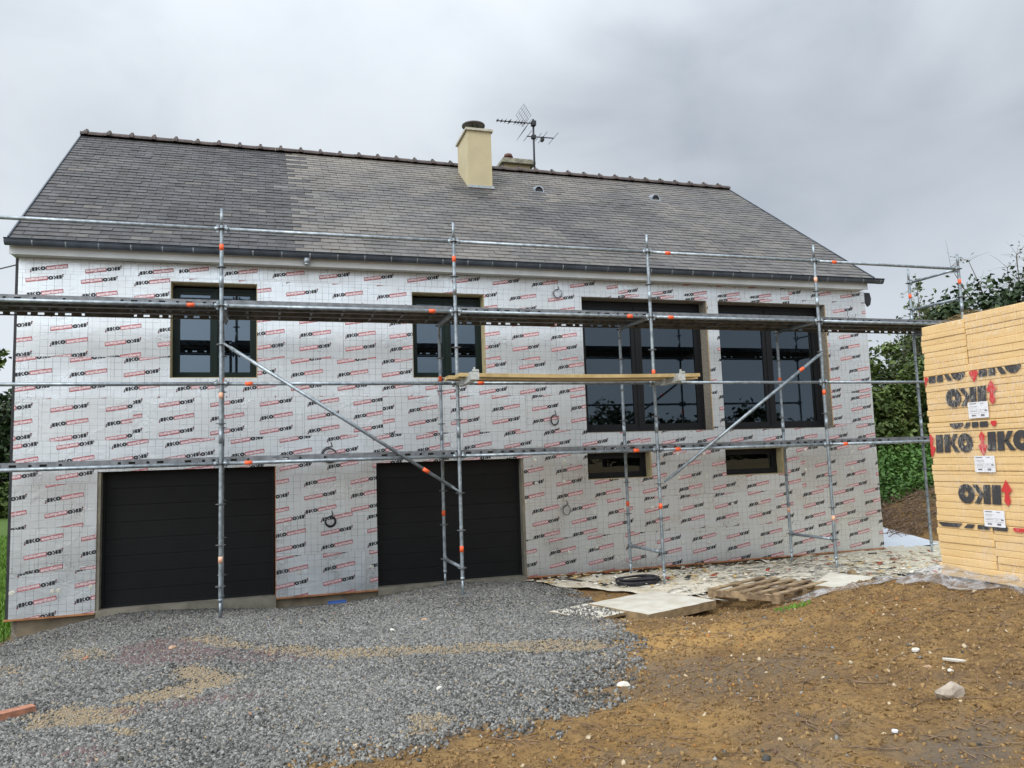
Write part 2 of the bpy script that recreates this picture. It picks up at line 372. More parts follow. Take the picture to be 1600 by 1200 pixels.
SAND = [([(2.61, -4.66), (2.73, -4.6), (3.01, -4.87), (3.16, -5.35), (3.09, -5.47), (2.93, -5.56), (2.83, -5.73), (2.56, -5.7), (2.27, -5.5), (2.29, -5.37), (2.52, -5.33), (2.69, -5.17)], 0.95), ([(1.57, -5.43), (1.71, -5.3), (1.98, -5.35), (2.38, -5.65), (2.46, -5.9), (2.36, -6.02), (2.01, -5.9), (1.71, -5.79)], 0.9), ([(2.53, -3.14), (2.86, -3.18), (3.26, -4.07), (3.96, -4.64), (4.96, -5.08), (5.84, -5.42), (6.28, -6.13), (5.95, -6.2), (5.38, -5.72), (4.56, -5.34), (3.93, -5.05), (3.38, -4.45), (2.9, -3.9)], 0.75), ([(2.36, -6.24), (2.52, -6.24), (2.56, -6.42), (2.42, -6.38)], 0.8), ([(1.29, -2.7), (1.68, -2.85), (1.92, -3.51), (1.71, -3.61), (1.41, -3.26)], 0.6), ([(4.23, -7.02), (4.43, -7.07), (4.56, -7.27), (4.46, -7.36), (4.21, -7.42)], 0.7), ([(0.76, -2.91), (1.06, -3.19), (1.14, -3.61), (0.94, -3.55)], 0.7)]
PURP = [([(1.92, -3.79), (1.93, -3.19), (2.17, -3.02), (2.44, -3.13), (2.84, -3.84), (2.96, -4.45), (2.73, -4.55), (2.43, -4.28), (2.19, -4.28)], 0.9), ([(2.94, -4.1), (3.27, -4.32), (3.67, -4.61), (3.71, -4.91), (3.39, -4.87), (3.0, -4.58)], 0.7), ([(2.35, -5.69), (2.55, -5.76), (2.8, -5.81), (2.97, -5.7), (3.39, -5.85), (3.37, -6.02), (3.03, -5.92), (2.81, -5.99), (2.46, -5.84)], 0.8), ([(1.99, -6.43), (2.13, -6.39), (2.37, -6.5), (2.46, -6.78), (2.25, -6.77)], 0.6)]
GOLD = [([(6.29, -5.43), (6.66, -5.6), (7.39, -6.05), (7.76, -6.71), (7.18, -6.82), (6.67, -6.71), (6.1, -6.71), (5.91, -6.56), (6.09, -6.02)], .85), ([(5.58, -7.74), (5.91, -7.8), (6.07, -8.11), (5.71, -8.13)], .5)]
GREY = [([(5.79, -6.69), (6.43, -6.62), (6.9, -7.06), (7.18, -7.55), (6.86, -7.81), (6.26, -7.76), (5.67, -7.58), (5.44, -7.28)], 0.55), ([(6.08, -8.22), (6.56, -8.29), (6.44, -8.68), (6.03, -8.92), (5.66, -8.71)], 0.45), ([(6.57, -8.86), (6.9, -8.87), (7.11, -9.06), (6.75, -9.35), (6.33, -9.1)], 0.75), ([(5.17, -8.26), (5.43, -8.34), (5.33, -8.53), (5.1, -8.42)], 0.8)]
def sand_w(x, y): return patch_w(x, y, SAND, .10, .20)
def purp_w(x, y): return patch_w(x, y, PURP, .16, .30)
LAWN = [(-80, -3), (-3.2, -1.6), (-1.1, -1.2), (-.35, -.5), (-.1, .3), (-.1, 9), (14.9, 9), (15.5, 4.6), (17.6, 4.1), (18.6, 2.0), (26, -6), (90, -6), (90, 90), (-80, 90)]
def lawn_w(x, y): return np.clip((sdist(np.asarray(x, float), np.asarray(y, float), LAWN)+(fbm(x, y, 1.5, 41)-.5)*.5)/.2+.5, 0, 1)
_cx = np.arange(-12, 40.01, .125); _cy = np.arange(-14, 30.01, .125)
_CZ = GZ(*np.meshgrid(_cx, _cy))
def gz(x, y):
    u, v = (x+12)/.125, (y+14)/.125
    if not (0 <= u < len(_cx)-1 and 0 <= v < len(_cy)-1): return float(GZ([x], [y])[0])
    i, j = int(u), int(v); fu, fv = u-i, v-j
    return float((_CZ[j, i]*(1-fu)+_CZ[j, i+1]*fu)*(1-fv)+(_CZ[j+1, i]*(1-fu)+_CZ[j+1, i+1]*fu)*fv)

def ground_material():
    m = bpy.data.materials.new('ground_soil'); m.use_nodes = True; t = m.node_tree; b = t.nodes['Principled BSDF']
    g = t.nodes.new('ShaderNodeTexCoord').outputs['Object']
    def at(n): a = t.nodes.new('ShaderNodeAttribute'); a.attribute_name = n; return a.outputs['Fac']
    n_a = noise(t, g, .8, 6, .6, .5); n_b = noise(t, g, 3.5, 6, .65, .3); n_c = noise(t, g, 28, 6, .7); n_d = noise(t, g, 90, 4, .7)
    soil = mixc(t, rng_map(t, n_a, .35, .65), (.265, .155, .055), (.185, .110, .048))
    soil = mixc(t, rng_map(t, n_b, .40, .68, 0, .8), soil, (.33, .205, .080))
    soil = mixc(t, rng_map(t, noise(t, mapping(t, g, (1, 1, 1), (9, 4, 0)), 1.6, 5), .52, .72, 0, .7), soil, (.145, .105, .072))
    soil = mixc(t, rng_map(t, n_c, .36, .54, .6, 0), soil, (.085, .050, .024))
    soil = mixc(t, rng_map(t, n_d, .60, .72, 0, .7), soil, (.36, .28, .18))
    crk = noise(t, mapping(t, g, (1.2, 4.5, 1)), 5.0, 5, .6, 1.2)
    soil = mixc(t, rng_map(t, crk, .35, .43, .7, 0), soil, (.075, .045, .023))
    soil = mixc(t, at('gold'), soil, (.40, .24, .085)); soil = mixc(t, at('grey'), soil, (.14, .115, .09))
    vor = t.nodes.new('ShaderNodeTexVoronoi'); vor.inputs['Scale'].default_value = 75; t.links.new(g, vor.inputs['Vector'])
    gr = mixc(t, rng_map(t, n_c, .3, .7), (.085, .082, .078), (.17, .165, .155))
    gr = mixc(t, rng_map(t, vor.outputs['Distance'], .25, .6, 0, .8), gr, (.035, .034, .034))
    sand = mixc(t, n_c, (.26, .20, .135), (.36, .285, .19))
    gr = mixc(t, at('sand'), gr, sand)
    gr = mixc(t, mth(t, 'MULTIPLY', at('purple'), .8), gr, (.13, .075, .072))
    c = mixc(t, at('gravel'), soil, gr)
    lawn = mixc(t, n_b, (.05, .09, .02), (.10, .16, .035))
    c = mixc(t, at('lawn'), c, lawn)
    c = mixc(t, mth(t, 'MULTIPLY', at('moist'), .55), c, (.05, .033, .022))
    t.links.new(c, b.inputs['Base Color']); b.inputs['Roughness'].default_value = .95; b.inputs['Specular IOR Level'].default_value = .2
    bn = t.nodes.new('ShaderNodeBump'); bn.inputs['Strength'].default_value = .9; bn.inputs['Distance'].default_value = .03
    h = mth(t, 'ADD', n_c, mth(t, 'MULTIPLY', n_d, .5)); t.links.new(h, bn.inputs['Height']); t.links.new(bn.outputs[0], b.inputs['Normal'])
    return m
ground_m = ground_material()
def build_ground():
    def axis(lo, hi, st, far):
        a = list(np.arange(lo, hi+1e-6, st)); d = st; x = a[-1]
        while x < far: d *= 1.25; x += d; a.append(x)
        d = st; x = a[0]; pre = []
        while x > -far: d *= 1.25; x -= d; pre.append(x)
        return np.array(pre[::-1]+a)
    xs = axis(-1.2, 13, .036, 600); ys = axis(-9.6, .2, .036, 600)
    X, Y = np.meshgrid(xs, ys); Z = GZ(X, Y)
    nx, ny = len(xs), len(ys); V = np.c_[X.ravel(), Y.ravel(), Z.ravel()]
    i = (np.arange(ny-1)[:, None]*nx+np.arange(nx-1)[None]).ravel()
    F = np.c_[i, i+1, i+nx+1, i+nx]
    x, y = X.ravel(), Y.ravel(); gw = gravel_w(x, y); lw = lawn_w(x, y)*(1-gw)
    moist = np.clip((1-np.abs(y-.0)/.25), 0, 1)*((x > 7.4) & (x < 15))
    o = np_mesh('ground', V, F, ground_m, {'gravel': ('POINT', gw), 'sand': ('POINT', sand_w(x, y)), 'purple': ('POINT', purp_w(x, y)), 'lawn': ('POINT', lw), 'moist': ('POINT', moist), 'gold': ('POINT', patch_w(x, y, GOLD, .5, .6)), 'grey': ('POINT', patch_w(x, y, GREY, .4, .7))}, smooth=True)
    tag(o, kind='structure')
build_ground()

def in_view(x, y, z, mx=180):
    P = np.c_[x, y, z]-np.array(CPOS); w = P@np.array(cF); px = 800+FPX*(P@np.array(cR))/w; py = 600-FPX*(P@np.array(cU))/w
    return (w > .5) & (px > -mx) & (px < 1600+mx) & (py < 1200+mx) & (py > -mx)
def stone_mesh(name, x, y, z, s, tone, hue, material, flat=.6):
    n = len(x); base = np.array([(a, b, c) for a in (-1, 1) for b in (-1, 1) for c in (-1, 1)], float)*.5
    V = base[None]+rng.uniform(-.24, .24, (n, 8, 3)); sc = s[:, None, None]*np.stack([rng.uniform(.7, 1.4, n), rng.uniform(.6, 1.1, n), rng.uniform(.35, .8, n)*flat/.6], 1)[:, None, :]
    V = V*sc; q = rng.normal(size=(n, 4)); q[:, 0] += 1.2; q /= np.linalg.norm(q, axis=1)[:, None]; w, a, b, c = q.T
    R = np.stack([1-2*(b*b+c*c), 2*(a*b-c*w), 2*(a*c+b*w), 2*(a*b+c*w), 1-2*(a*a+c*c), 2*(b*c-a*w), 2*(a*c-b*w), 2*(b*c+a*w), 1-2*(a*a+b*b)], 1).reshape(n, 3, 3)
    t = rng.uniform(0, 6.28, n); Rz = np.zeros((n, 3, 3)); Rz[:, 0, 0] = np.cos(t); Rz[:, 0, 1] = -np.sin(t); Rz[:, 1, 0] = np.sin(t); Rz[:, 1, 1] = np.cos(t); Rz[:, 2, 2] = 1
    V = np.einsum('nij,nkj->nki', Rz@R, V); V = V+np.stack([x, y, z], 1)[:, None]
    F = np.array([(0, 1, 3, 2), (4, 6, 7, 5), (0, 4, 5, 1), (2, 3, 7, 6), (0, 2, 6, 4), (1, 5, 7, 3)])
    FF = (np.arange(n)[:, None, None]*8+F[None]).reshape(-1, 4)
    return np_mesh(name, V.reshape(-1, 3), FF, material, {'tone': ('POINT', np.repeat(tone, 8)), 'hue': ('POINT', np.repeat(hue, 8))})
def stone_material(name, dark, light, tan, purple, rust):
    m = bpy.data.materials.new(name); m.use_nodes = True; t = m.node_tree; b = t.nodes['Principled BSDF']
    def at(n): a = t.nodes.new('ShaderNodeAttribute'); a.attribute_name = n; return a.outputs['Fac']
    c = mixc(t, at('tone'), dark, light); h = at('hue')
    c = mixc(t, rng_map(t, h, .9, 1.0), c, tan); c = mixc(t, rng_map(t, h, 1.9, 2.0), c, purple); c = mixc(t, rng_map(t, h, 2.9, 3.), c, rust)
    t.links.new(c, b.inputs['Base Color']); b.inputs['Roughness'].default_value = .9; b.inputs['Specular IOR Level'].default_value = .15
    return m
gravel_m = stone_material('gravel_stone', (.042, .0415, .039), (.285, .28, .26), (.30, .238, .155), (.15, .10, .098), (.32, .15, .09))
def scatter_gravel():
    n = 960000; x = rng.uniform(-3.9, 7.9, n); y = rng.uniform(-9.4, .1, n)
    k = in_view(x, y, np.full(n, .2)); x, y = x[k], y[k]
    g = gravel_w(x, y); sn = sand_w(x, y); pu = purp_w(x, y); d = np.hypot(x-CPOS.x, y-CPOS.y)
    keep = rng.random(len(x)) < np.clip(g, .0015, 1)*(1-.86*sn)*np.clip(1.1-.06*(d-4), .42, 1)
    keep &= ~((y > -.02) & ~((x > 1.05) & (x < 3.47)) & ~((x > 4.98) & (x < 7.42)))
    keep &= (y < .02) & ((x > -1.3) | (lawn_w(x, y) < .5))
    x, y, sn, pu, g = x[keep], y[keep], sn[keep], pu[keep], g[keep]; n = len(x)
    s = rng.uniform(.010, .021, n)*(1+.05*np.clip(np.hypot(x-CPOS.x, y-CPOS.y)-4, 0, 8)); big = rng.random(n) < .006; s[big] *= rng.uniform(1.2, 1.6, big.sum()); s = s*(1-.35*sn)
    tone = np.clip(rng.beta(1.1, 1.5, n)+(fbm(x, y, 1.2, 51)-.5)*.4, 0, 1); w = rng.random(n) < .014; tone[w] = 1.9
    hue = np.zeros(n); r = rng.random(n); hue[r < sn*.7+.035*vnoise(x, y, 1.5, 7)] = 1; hue[(r > .35) & (rng.random(n) < pu*.85)] = 2; hue[rng.random(n) < .0004] = 3
    z = GZ(x, y)+s*.12
    o = stone_mesh('gravel', x, y, z, s, tone, hue, gravel_m); tag(o, kind='stuff')
scatter_gravel()
soil_m = stone_material('soil_clod', (.12, .072, .030), (.31, .20, .090), (.44, .35, .23), (.15, .09, .06), (.34, .16, .05))
def scatter_soil():
    n = 260000; x = rng.uniform(2.5, 15, n); y = rng.uniform(-9.8, -.2, n)
    k = in_view(x, y, np.full(n, .3)); x, y = x[k], y[k]; g = gravel_w(x, y)
    d = np.hypot(x-CPOS.x, y-CPOS.y)
    keep = rng.random(len(x)) < (1-g)*np.clip(.25+.75*fbm(x, y, 1.6, 61), 0, 1)*.62
    keep &= ~((x > 7) & (y > -3.3)); x, y = x[keep], y[keep]; n = len(x)
    s = rng.uniform(.005, .015, n)*rng.choice([1, 1, 1, 1.4, 1.9], n); tone = np.clip(rng.beta(2, 2.4, n), 0, 1)
    hue = np.zeros(n); r = rng.random(n); hue[r < .022] = 1; hue[(r > .5) & (r < .52)] = 2; hue[(r > .6) & (r < .62)] = 3
    s[hue == 1] *= rng.uniform(.8, 1.5, (hue == 1).sum())
    o = stone_mesh('soil_clods', x, y, GZ(x, y)+s*.1, s, tone, hue, soil_m, .5); tag(o, kind='stuff')
    # dry twigs, straw and roots lying in the soil
    mb = MB()
    for i in range(1300):
        px = rnd.uniform(4.6, 11.5); py = rnd.uniform(-9.2, -4.2)
        if gravel_w(px, py) > .3 or (px > 9.4 and py < -6.1): continue
        a = rnd.uniform(0, 6.28); l = rnd.choice([.05, .08, .1, .16, .24]); z = gz(px, py)+.006
        mid = (px+math.cos(a+.3)*l*.5, py+math.sin(a+.3)*l*.5, gz(px+math.cos(a+.3)*l*.5, py+math.sin(a+.3)*l*.5)+.012)
        e = (px+math.cos(a)*l, py+math.sin(a)*l); mb.path([(px, py, z), mid, (*e, gz(*e)+.008)], [.003, .003, .0015], 4)
    tag(mb.build('soil_twigs', twig_m), kind='stuff')
scatter_soil()

# ------------------------------------------------------------------ print on the foil
def font_polys(text, bold):
    cu = bpy.data.curves.new('t', 'FONT'); cu.body = text; cu.size = 1; cu.resolution_u = 2; cu.offset = bold
    o = bpy.data.objects.new('t', cu); SC.collection.objects.link(o)
    dg = bpy.context.evaluated_depsgraph_get(); me = bpy.data.meshes.new_from_object(o.evaluated_get(dg))
    P = [[(me.vertices[i].co.x, me.vertices[i].co.y) for i in p.vertices] for p in me.polygons]
    bpy.data.objects.remove(o); bpy.data.meshes.remove(me)
    xs = [q[0] for p in P for q in p]; ys = [q[1] for p in P for q in p]
    x0, x1, y0, y1 = min(xs), max(xs), min(ys), max(ys)
    return [[((q[0]-x0)/(x1-x0), (q[1]-y0)/(y1-y0)) for q in p] for p in P]
ENER = font_polys('enertherm', .05)
def fit(P, x0, y0, x1, y1): return [[(x0+u*(x1-x0), y0+v*(y1-y0)) for u, v in p] for p in P]
def ring(cx, cyy, rx, ry, ix, iy, n=14):
    o = []
    for k in range(n):
        a, b = 2*math.pi*k/n, 2*math.pi*(k+1)/n
        o.append([(cx+rx*math.cos(a), cyy+ry*math.sin(a)), (cx+rx*math.cos(b), cyy+ry*math.sin(b)), (cx+ix*math.cos(b), cyy+iy*math.sin(b)), (cx+ix*math.cos(a), cyy+iy*math.sin(a))])
    return o
# black word IKO, unit box 0..1 (x), 0..1 (y)
IKO = [[(0, 0), (.20, 0), (.225, 1), (.025, 1)],
       [(.235, 0), (.40, 0), (.425, 1), (.26, 1)], [(.405, .5), (.53, .0), (.66, 0), (.50, .56)], [(.40, .46), (.50, .5), (.64, 1), (.51, 1)]] + ring(.815, .5, .20, .53, .045, .16)
ARROW = [[(-.5, .35), (0, -.2), (.5, .35)], [(-.5, .35), (.5, .35), (.18, .48), (-.18, .48)], [(-.16, .48), (.16, .48), (.3, .9), (-.3, .9)], [(-.3, .9), (.3, .9), (0, 1.15)]]
STAMP = [(1, p) for p in fit(IKO, -.230, -.027, -.045, .031)] + [(1, [(-.25, -.034), (-.237, -.034), (-.233, .010), (-.246, .010)])] \
      + [(2, [(-.258, -.040), (-.238, -.044), (-.240, -.026), (-.262, -.020)])] \
      + [(2, [(-.044, -.032), (.250, -.032), (.254, .032), (-.040, .032)])] + [(6, [(-.037, -.027), (.245, -.027), (.248, .027), (-.034, .027)])] + [(3, p) for p in fit(ENER, -.032, -.024, .242, .024)]
def clip(poly, x0, z0, x1, z1):
    for ax, v, sgn in ((0, x0, 1), (0, x1, -1), (1, z0, 1), (1, z1, -1)):
        out = []
        for i in range(len(poly)):
            a, b = poly[i-1], poly[i]; da, db = (a[ax]-v)*sgn, (b[ax]-v)*sgn
            if (da >= 0) != (db >= 0):
                t = da/(da-db); out.append((a[0]+(b[0]-a[0])*t, a[1]+(b[1]-a[1])*t))
            if db >= 0: out.append(b)
        poly = out
        if len(poly) < 3: return None
    return poly
def rect_sub(rects, hole):
    out = []
    for (x0, z0, x1, z1) in rects:
        a, b, c, d = hole
        if a >= x1 or c <= x0 or b >= z1 or d <= z0: out.append((x0, z0, x1, z1)); continue
        if a > x0: out.append((x0, z0, a, z1))
        if c < x1: out.append((c, z0, x1, z1))
        xa, xc = max(x0, a), min(x1, c)
        if b > z0: out.append((xa, z0, xc, b))
        if d < z1: out.append((xa, d, xc, z1))
    return out

# ------------------------------------------------------------------ house
HOUSE = thing('house', 'long house clad in silver printed insulation boards under a grey slate roof', 'house', (7.3, 4, 0))
XL, XR, ZB, ZT = 0., 14.68, .05, 5.07
T = .14
OPEN = dict(d1=(1.054, -1, 3.473, 2.0), d2=(4.983, -1, 7.421, 1.995), wa=(1.985, 3.345, 3.21, 4.80), wb=(5.603, 3.345, 6.826, 4.76),
            l1=(8.59, 2.39, 11.08, 4.775), l2=(11.32, 2.385, 13.715, 4.775), s1=(8.577, 1.585, 9.794, 2.05), s2=(11.291, 1.55, 12.536, 2.04))
def build_insulation():
    mb = MB(); off = []; tone = []
    cs, sn_ = math.cos(math.radians(9)), math.sin(math.radians(9))
    row = 0; z = ZB
    hs = [.60]*9
    while z < ZT-.01:
        ox, oz = rnd.uniform(0, .70), rnd.uniform(0, .2); fls = {}; nb_ = 0
        z1 = min(z+.60, ZT); x = XL - rnd.choice([0, .3, .6, .9]) if row else XL
        while x < XR-.01:
            xa, xb = max(x, XL), min(x+1.2, XR)
            if xb-xa < .02: x += 1.2; continue
            rects = [(xa+.001, z+.001, xb-.001, z1-.001)]
            for h in OPEN.values(): rects = rect_sub(rects, h)
            jit = rnd.uniform(-.0016, .0016); ty = rnd.uniform(-.0012, .0012); tz = rnd.uniform(-.0035, .0035)
            bo, bt = rnd.uniform(0, .1), rnd.random(); nb_ += 1
            if nb_ % 3 == 0: ox, oz = ox+rnd.uniform(-.25, .25), rnd.uniform(0, .2)

            xm, zm = (xa+xb)/2, (z+z1)/2
            Y = lambda u, v, e=0.: jit + ty*(u-xm) + tz*(v-zm) - e
            for (a, b, c, d) in rects:
                if c-a < .004 or d-b < .004: continue
                i0 = len(mb.f)
                q = [(a, b), (c, b), (c, d), (a, d)]
                fr = [(u, Y(u, v), v) for u, v in q]; bk = [(u, T, v) for u, v in q]
                mb.quad(*fr, m=0)
                for k in range(4):
                    l = (k+1) % 4; mb.quad(fr[l], fr[k], bk[k], bk[l], m=4)
                # stamps
                for r in range(-1, 4):
                    zc = z + oz - .04 + r*.212
                    for k in range(int((a-ox)/.70)-1, int((c-ox)/.70)+2):
                        xc = ox + k*.70
                        if xc+.28 < a or xc-.28 > c or zc+.09 < b or zc-.09 > d: continue
                        flip = (r+fls.setdefault(k, rnd.random() < .5)) % 2 == 0
                        sg = -1 if flip else 1
                        inside = xc-.28 > a and xc+.28 < c and zc-.09 > b and zc+.09 < d
                        for mi, p in STAMP:
                            pp = [(xc+(u*cs-v*sn_)*.96*sg, zc+(u*sn_+v*cs)*.94*sg) for u, v in p]
                            if not inside:
                                pp = clip(pp, a, b, c, d)
                                if pp is None: continue
                            e = .0012 if mi in (1, 2) else (.0020 if mi == 6 else .0028)
                            mb.quad(*[(u, Y(u, v, e), v) for u, v in pp], m=mi)
                nn = len(mb.f)-i0; off += [bo]*nn; tone += [bt]*nn
            x += 1.2
        z = z1; row += 1
    # round plastic fixings pressed into the boards
    def washer(x, zz, r=.032):
        for a, b, c, d in OPEN.values():
            if a-.05 < x < c+.05 and b-.05 < zz < d+.05: return
        n = 12; i0 = len(mb.f)
        for k in range(n):
            p, q = 2*math.pi*k/n, 2*math.pi*(k+1)/n
            A = (x+r*math.cos(p), -.004, zz+r*math.sin(p)); B = (x+r*math.cos(q), -.004, zz+r*math.sin(q))
            A2 = (x+r*.35*math.cos(p), -.008, zz+r*.35*math.sin(p)); B2 = (x+r*.35*math.cos(q), -.008, zz+r*.35*math.sin(q))
            mb.quad(B, A, A2, B2, m=5); mb.quad(B2, A2, (x, -.002, zz), m=5)
        nn = len(mb.f)-i0; off.extend([0]*nn); tone.extend([0]*nn)
    for zz in (.42, 1.05, 1.58, 1.95):
        for k in range(28):
            x = .05+k*.54+rnd.uniform(-.03, .03)
            if x > 7 or (zz < .5 and rnd.random() < .7): washer(x, zz+rnd.uniform(-.04, .04))
    for p in ((.049, .407), (.526, .385), (1.0, .41), (8.5, .45)): washer(*p)
    mb.build('insulation_cladding', [foil, blk, red, letter, foam, wash_m, mat('print_pink', (.50, .19, .20), .5, .2)], HOUSE, {'off': ('FACE', off), 'tone': ('FACE', tone)})
build_insulation()
def house_shell():
    mb = MB(); front = [(XL+.0, -.7, XR, 5.12)]
    for k, h in OPEN.items():
        e = .0 if k in ('d1', 'd2') else .0
        front = rect_sub(front, h)
    for a, b, c, d in front: mb.box(a, T+.002, b, c, .40, d, m=0)
    D = 8.35
    mb.box(XL-.0, .402, -.7, XL+.25, D, 5.12, 0); mb.box(XR-.25, .402, -.7, XR, D, 5.12, 0); mb.box(XL+.252, D-.25, -.7, XR-.252, D, 5.12, 0)
    for x in (XL+.02, XR-.27):       # gables
        a = [(x, .42, 5.122), (x, D-.02, 5.122), (x, 4.05, 8.3)]; b = [(x+.25, *p[1:]) for p in a]
        mb.quad(*a); mb.quad(*b[::-1])
        for i in range(3): j = (i+1) % 3; mb.quad(a[i], a[j], b[j], b[i])
    mb.build('masonry_wall', masonry, HOUSE)
    mb = MB()                        # floors, ceiling, partitions seen through the panes
    mb.box(XL+.254, .404, 2.12, XR-.254, D-.254, 2.30); mb.box(XL+.254, .404, 4.92, XR-.254, D-.254, 5.05)
    mb.box(XL+.254, .404, -.4, XR-.254, D-.254, -.25)
    mb.box(8.1, .404, 2.31, 8.2, 6, 4.9); mb.box(4.3, .404, 2.31, 4.4, 6, 4.9); mb.box(8.22, 5.2, 2.31, 13.5, 5.3, 4.9)
    mb.box(10.0, 3.0, 2.31, 10.45, 3.15, 4.9); mb.box(12.2, 2.6, 2.31, 12.8, 2.7, 4.9)
    mb.build('interior_rooms', interior, HOUSE)
    for a, c in ((XL-.05, 1.05), (3.475, 4.98), (7.423, XR+.02)):     # orange brown rail under the boards, plinth under it
        MB().box(a, -.022, ZB-.022, c, T, ZB-.002).build('starter_rail', rail_or, HOUSE)
    MB().box(3.461, .004, ZB, 3.475, T-.01, 1.99).build('edge_trim', rail_or, HOUSE)
    for a, c in ((XL+.08, 1.06), (3.47, 4.99), (7.42, XR-.1)): MB().box(a, .10, -.8, c, .16, ZB-.024).build('plinth', conc, HOUSE)
    for a, c, zt in ((1.056, 3.471, .075), (4.985, 7.419, .07)):
        MB().box(a, .0, -.5, c, .5, zt).build('door_sill', sillc, HOUSE)
    for a, c in ((1.056, 1.098), (7.385, 7.419)): MB().box(a, .012, .077, c, .30, 1.993).build('door_reveal', sillc, HOUSE)
    # fascia, soffit
    mb = MB(); mb.box(-.06, -.215, 5.06, 14.58, -.19, 5.19); mb.box(-.06, -.188, 5.075, 14.58, .12, 5.088)
    mb.build('fascia_board', white_p, HOUSE)
    mb = MB(); mb.box(-.045, .03, ZB, -.004, .16, 5.06); mb.build('corner_membrane', memb, HOUSE)
    mb = MB(); P = [(14.60, 5.06), (14.86, 5.06), (14.89, 4.94), (14.86, 4.82), (14.80, 4.78), (14.77, 4.84), (14.62, 4.86)]
    mb.quad(*[(x, .05, z) for x, z in P]); mb.quad(*[(x, .085, z) for x, z in P[::-1]])
    for i in range(7): j = (i+1) % 7; mb.quad((P[i][0], .05, P[i][1]), (P[j][0], .05, P[j][1]), (P[j][0], .085, P[j][1]), (P[i][0], .085, P[i][1]))
    mb.build('verge_flap', memb, HOUSE)
    # gutter: half round channel with brackets
    mb = MB(); n = 8; gx0, gx1, gy, gzz, r = -.09, 14.86, -.30, 5.235, .062
    prof = [(gy-r*math.cos(math.pi*k/n), gzz-r*1.25*math.sin(math.pi*k/n)) for k in range(n+1)]
    prof = [(gy-r-.012, gzz-.004), (gy-r-.012, gzz+.014), (gy-r, gzz+.014)]+prof+[(gy+r, gzz+.02)]
    for sg, e in ((0, 0), (1, .004)):
        for i in range(len(prof)-1):
            (a, b), (c, d) = prof[i], prof[i+1]
            if sg: mb.quad((gx0, a+.0, b+e), (gx0, c, d+e), (gx1, c, d+e), (gx1, a, b+e), smooth=True)
            else: mb.quad((gx0, a, b), (gx1, a, b), (gx1, c, d), (gx0, c, d), smooth=True)
    for x in (gx0, gx1): mb.quad(*[(x, a, b) for a, b in prof[3:]])
    G = mb.build('gutter', zinc, HOUSE)
    x = .25
    while x < 14.8:
        mb = MB()
        for i in range(3, len(prof)-1):
            (a, b), (c, d) = prof[i], prof[i+1]
            mb.quad((x-.009, a-.003, b-.005), (x+.009, a-.003, b-.005), (x+.009, c-.003, d-.005), (x-.009, c-.003, d-.005))
        x += .415; B = mb.build('gutter_bracket', zinc_l, None); B.parent = G; B.matrix_parent_inverse = Matrix.Identity(4)
    mb = MB(); mb.tube((3.94, -.30, 5.16), (3.94, -.30, 5.075), .05, 14); mb.tube((3.94, -.30, 5.075), (3.94, -.30, 5.05), .05, 14, r1=.03)
    B = mb.build('gutter_outlet', zinc_l, None); B.parent = G; B.matrix_parent_inverse = Matrix.Identity(4)
house_shell()
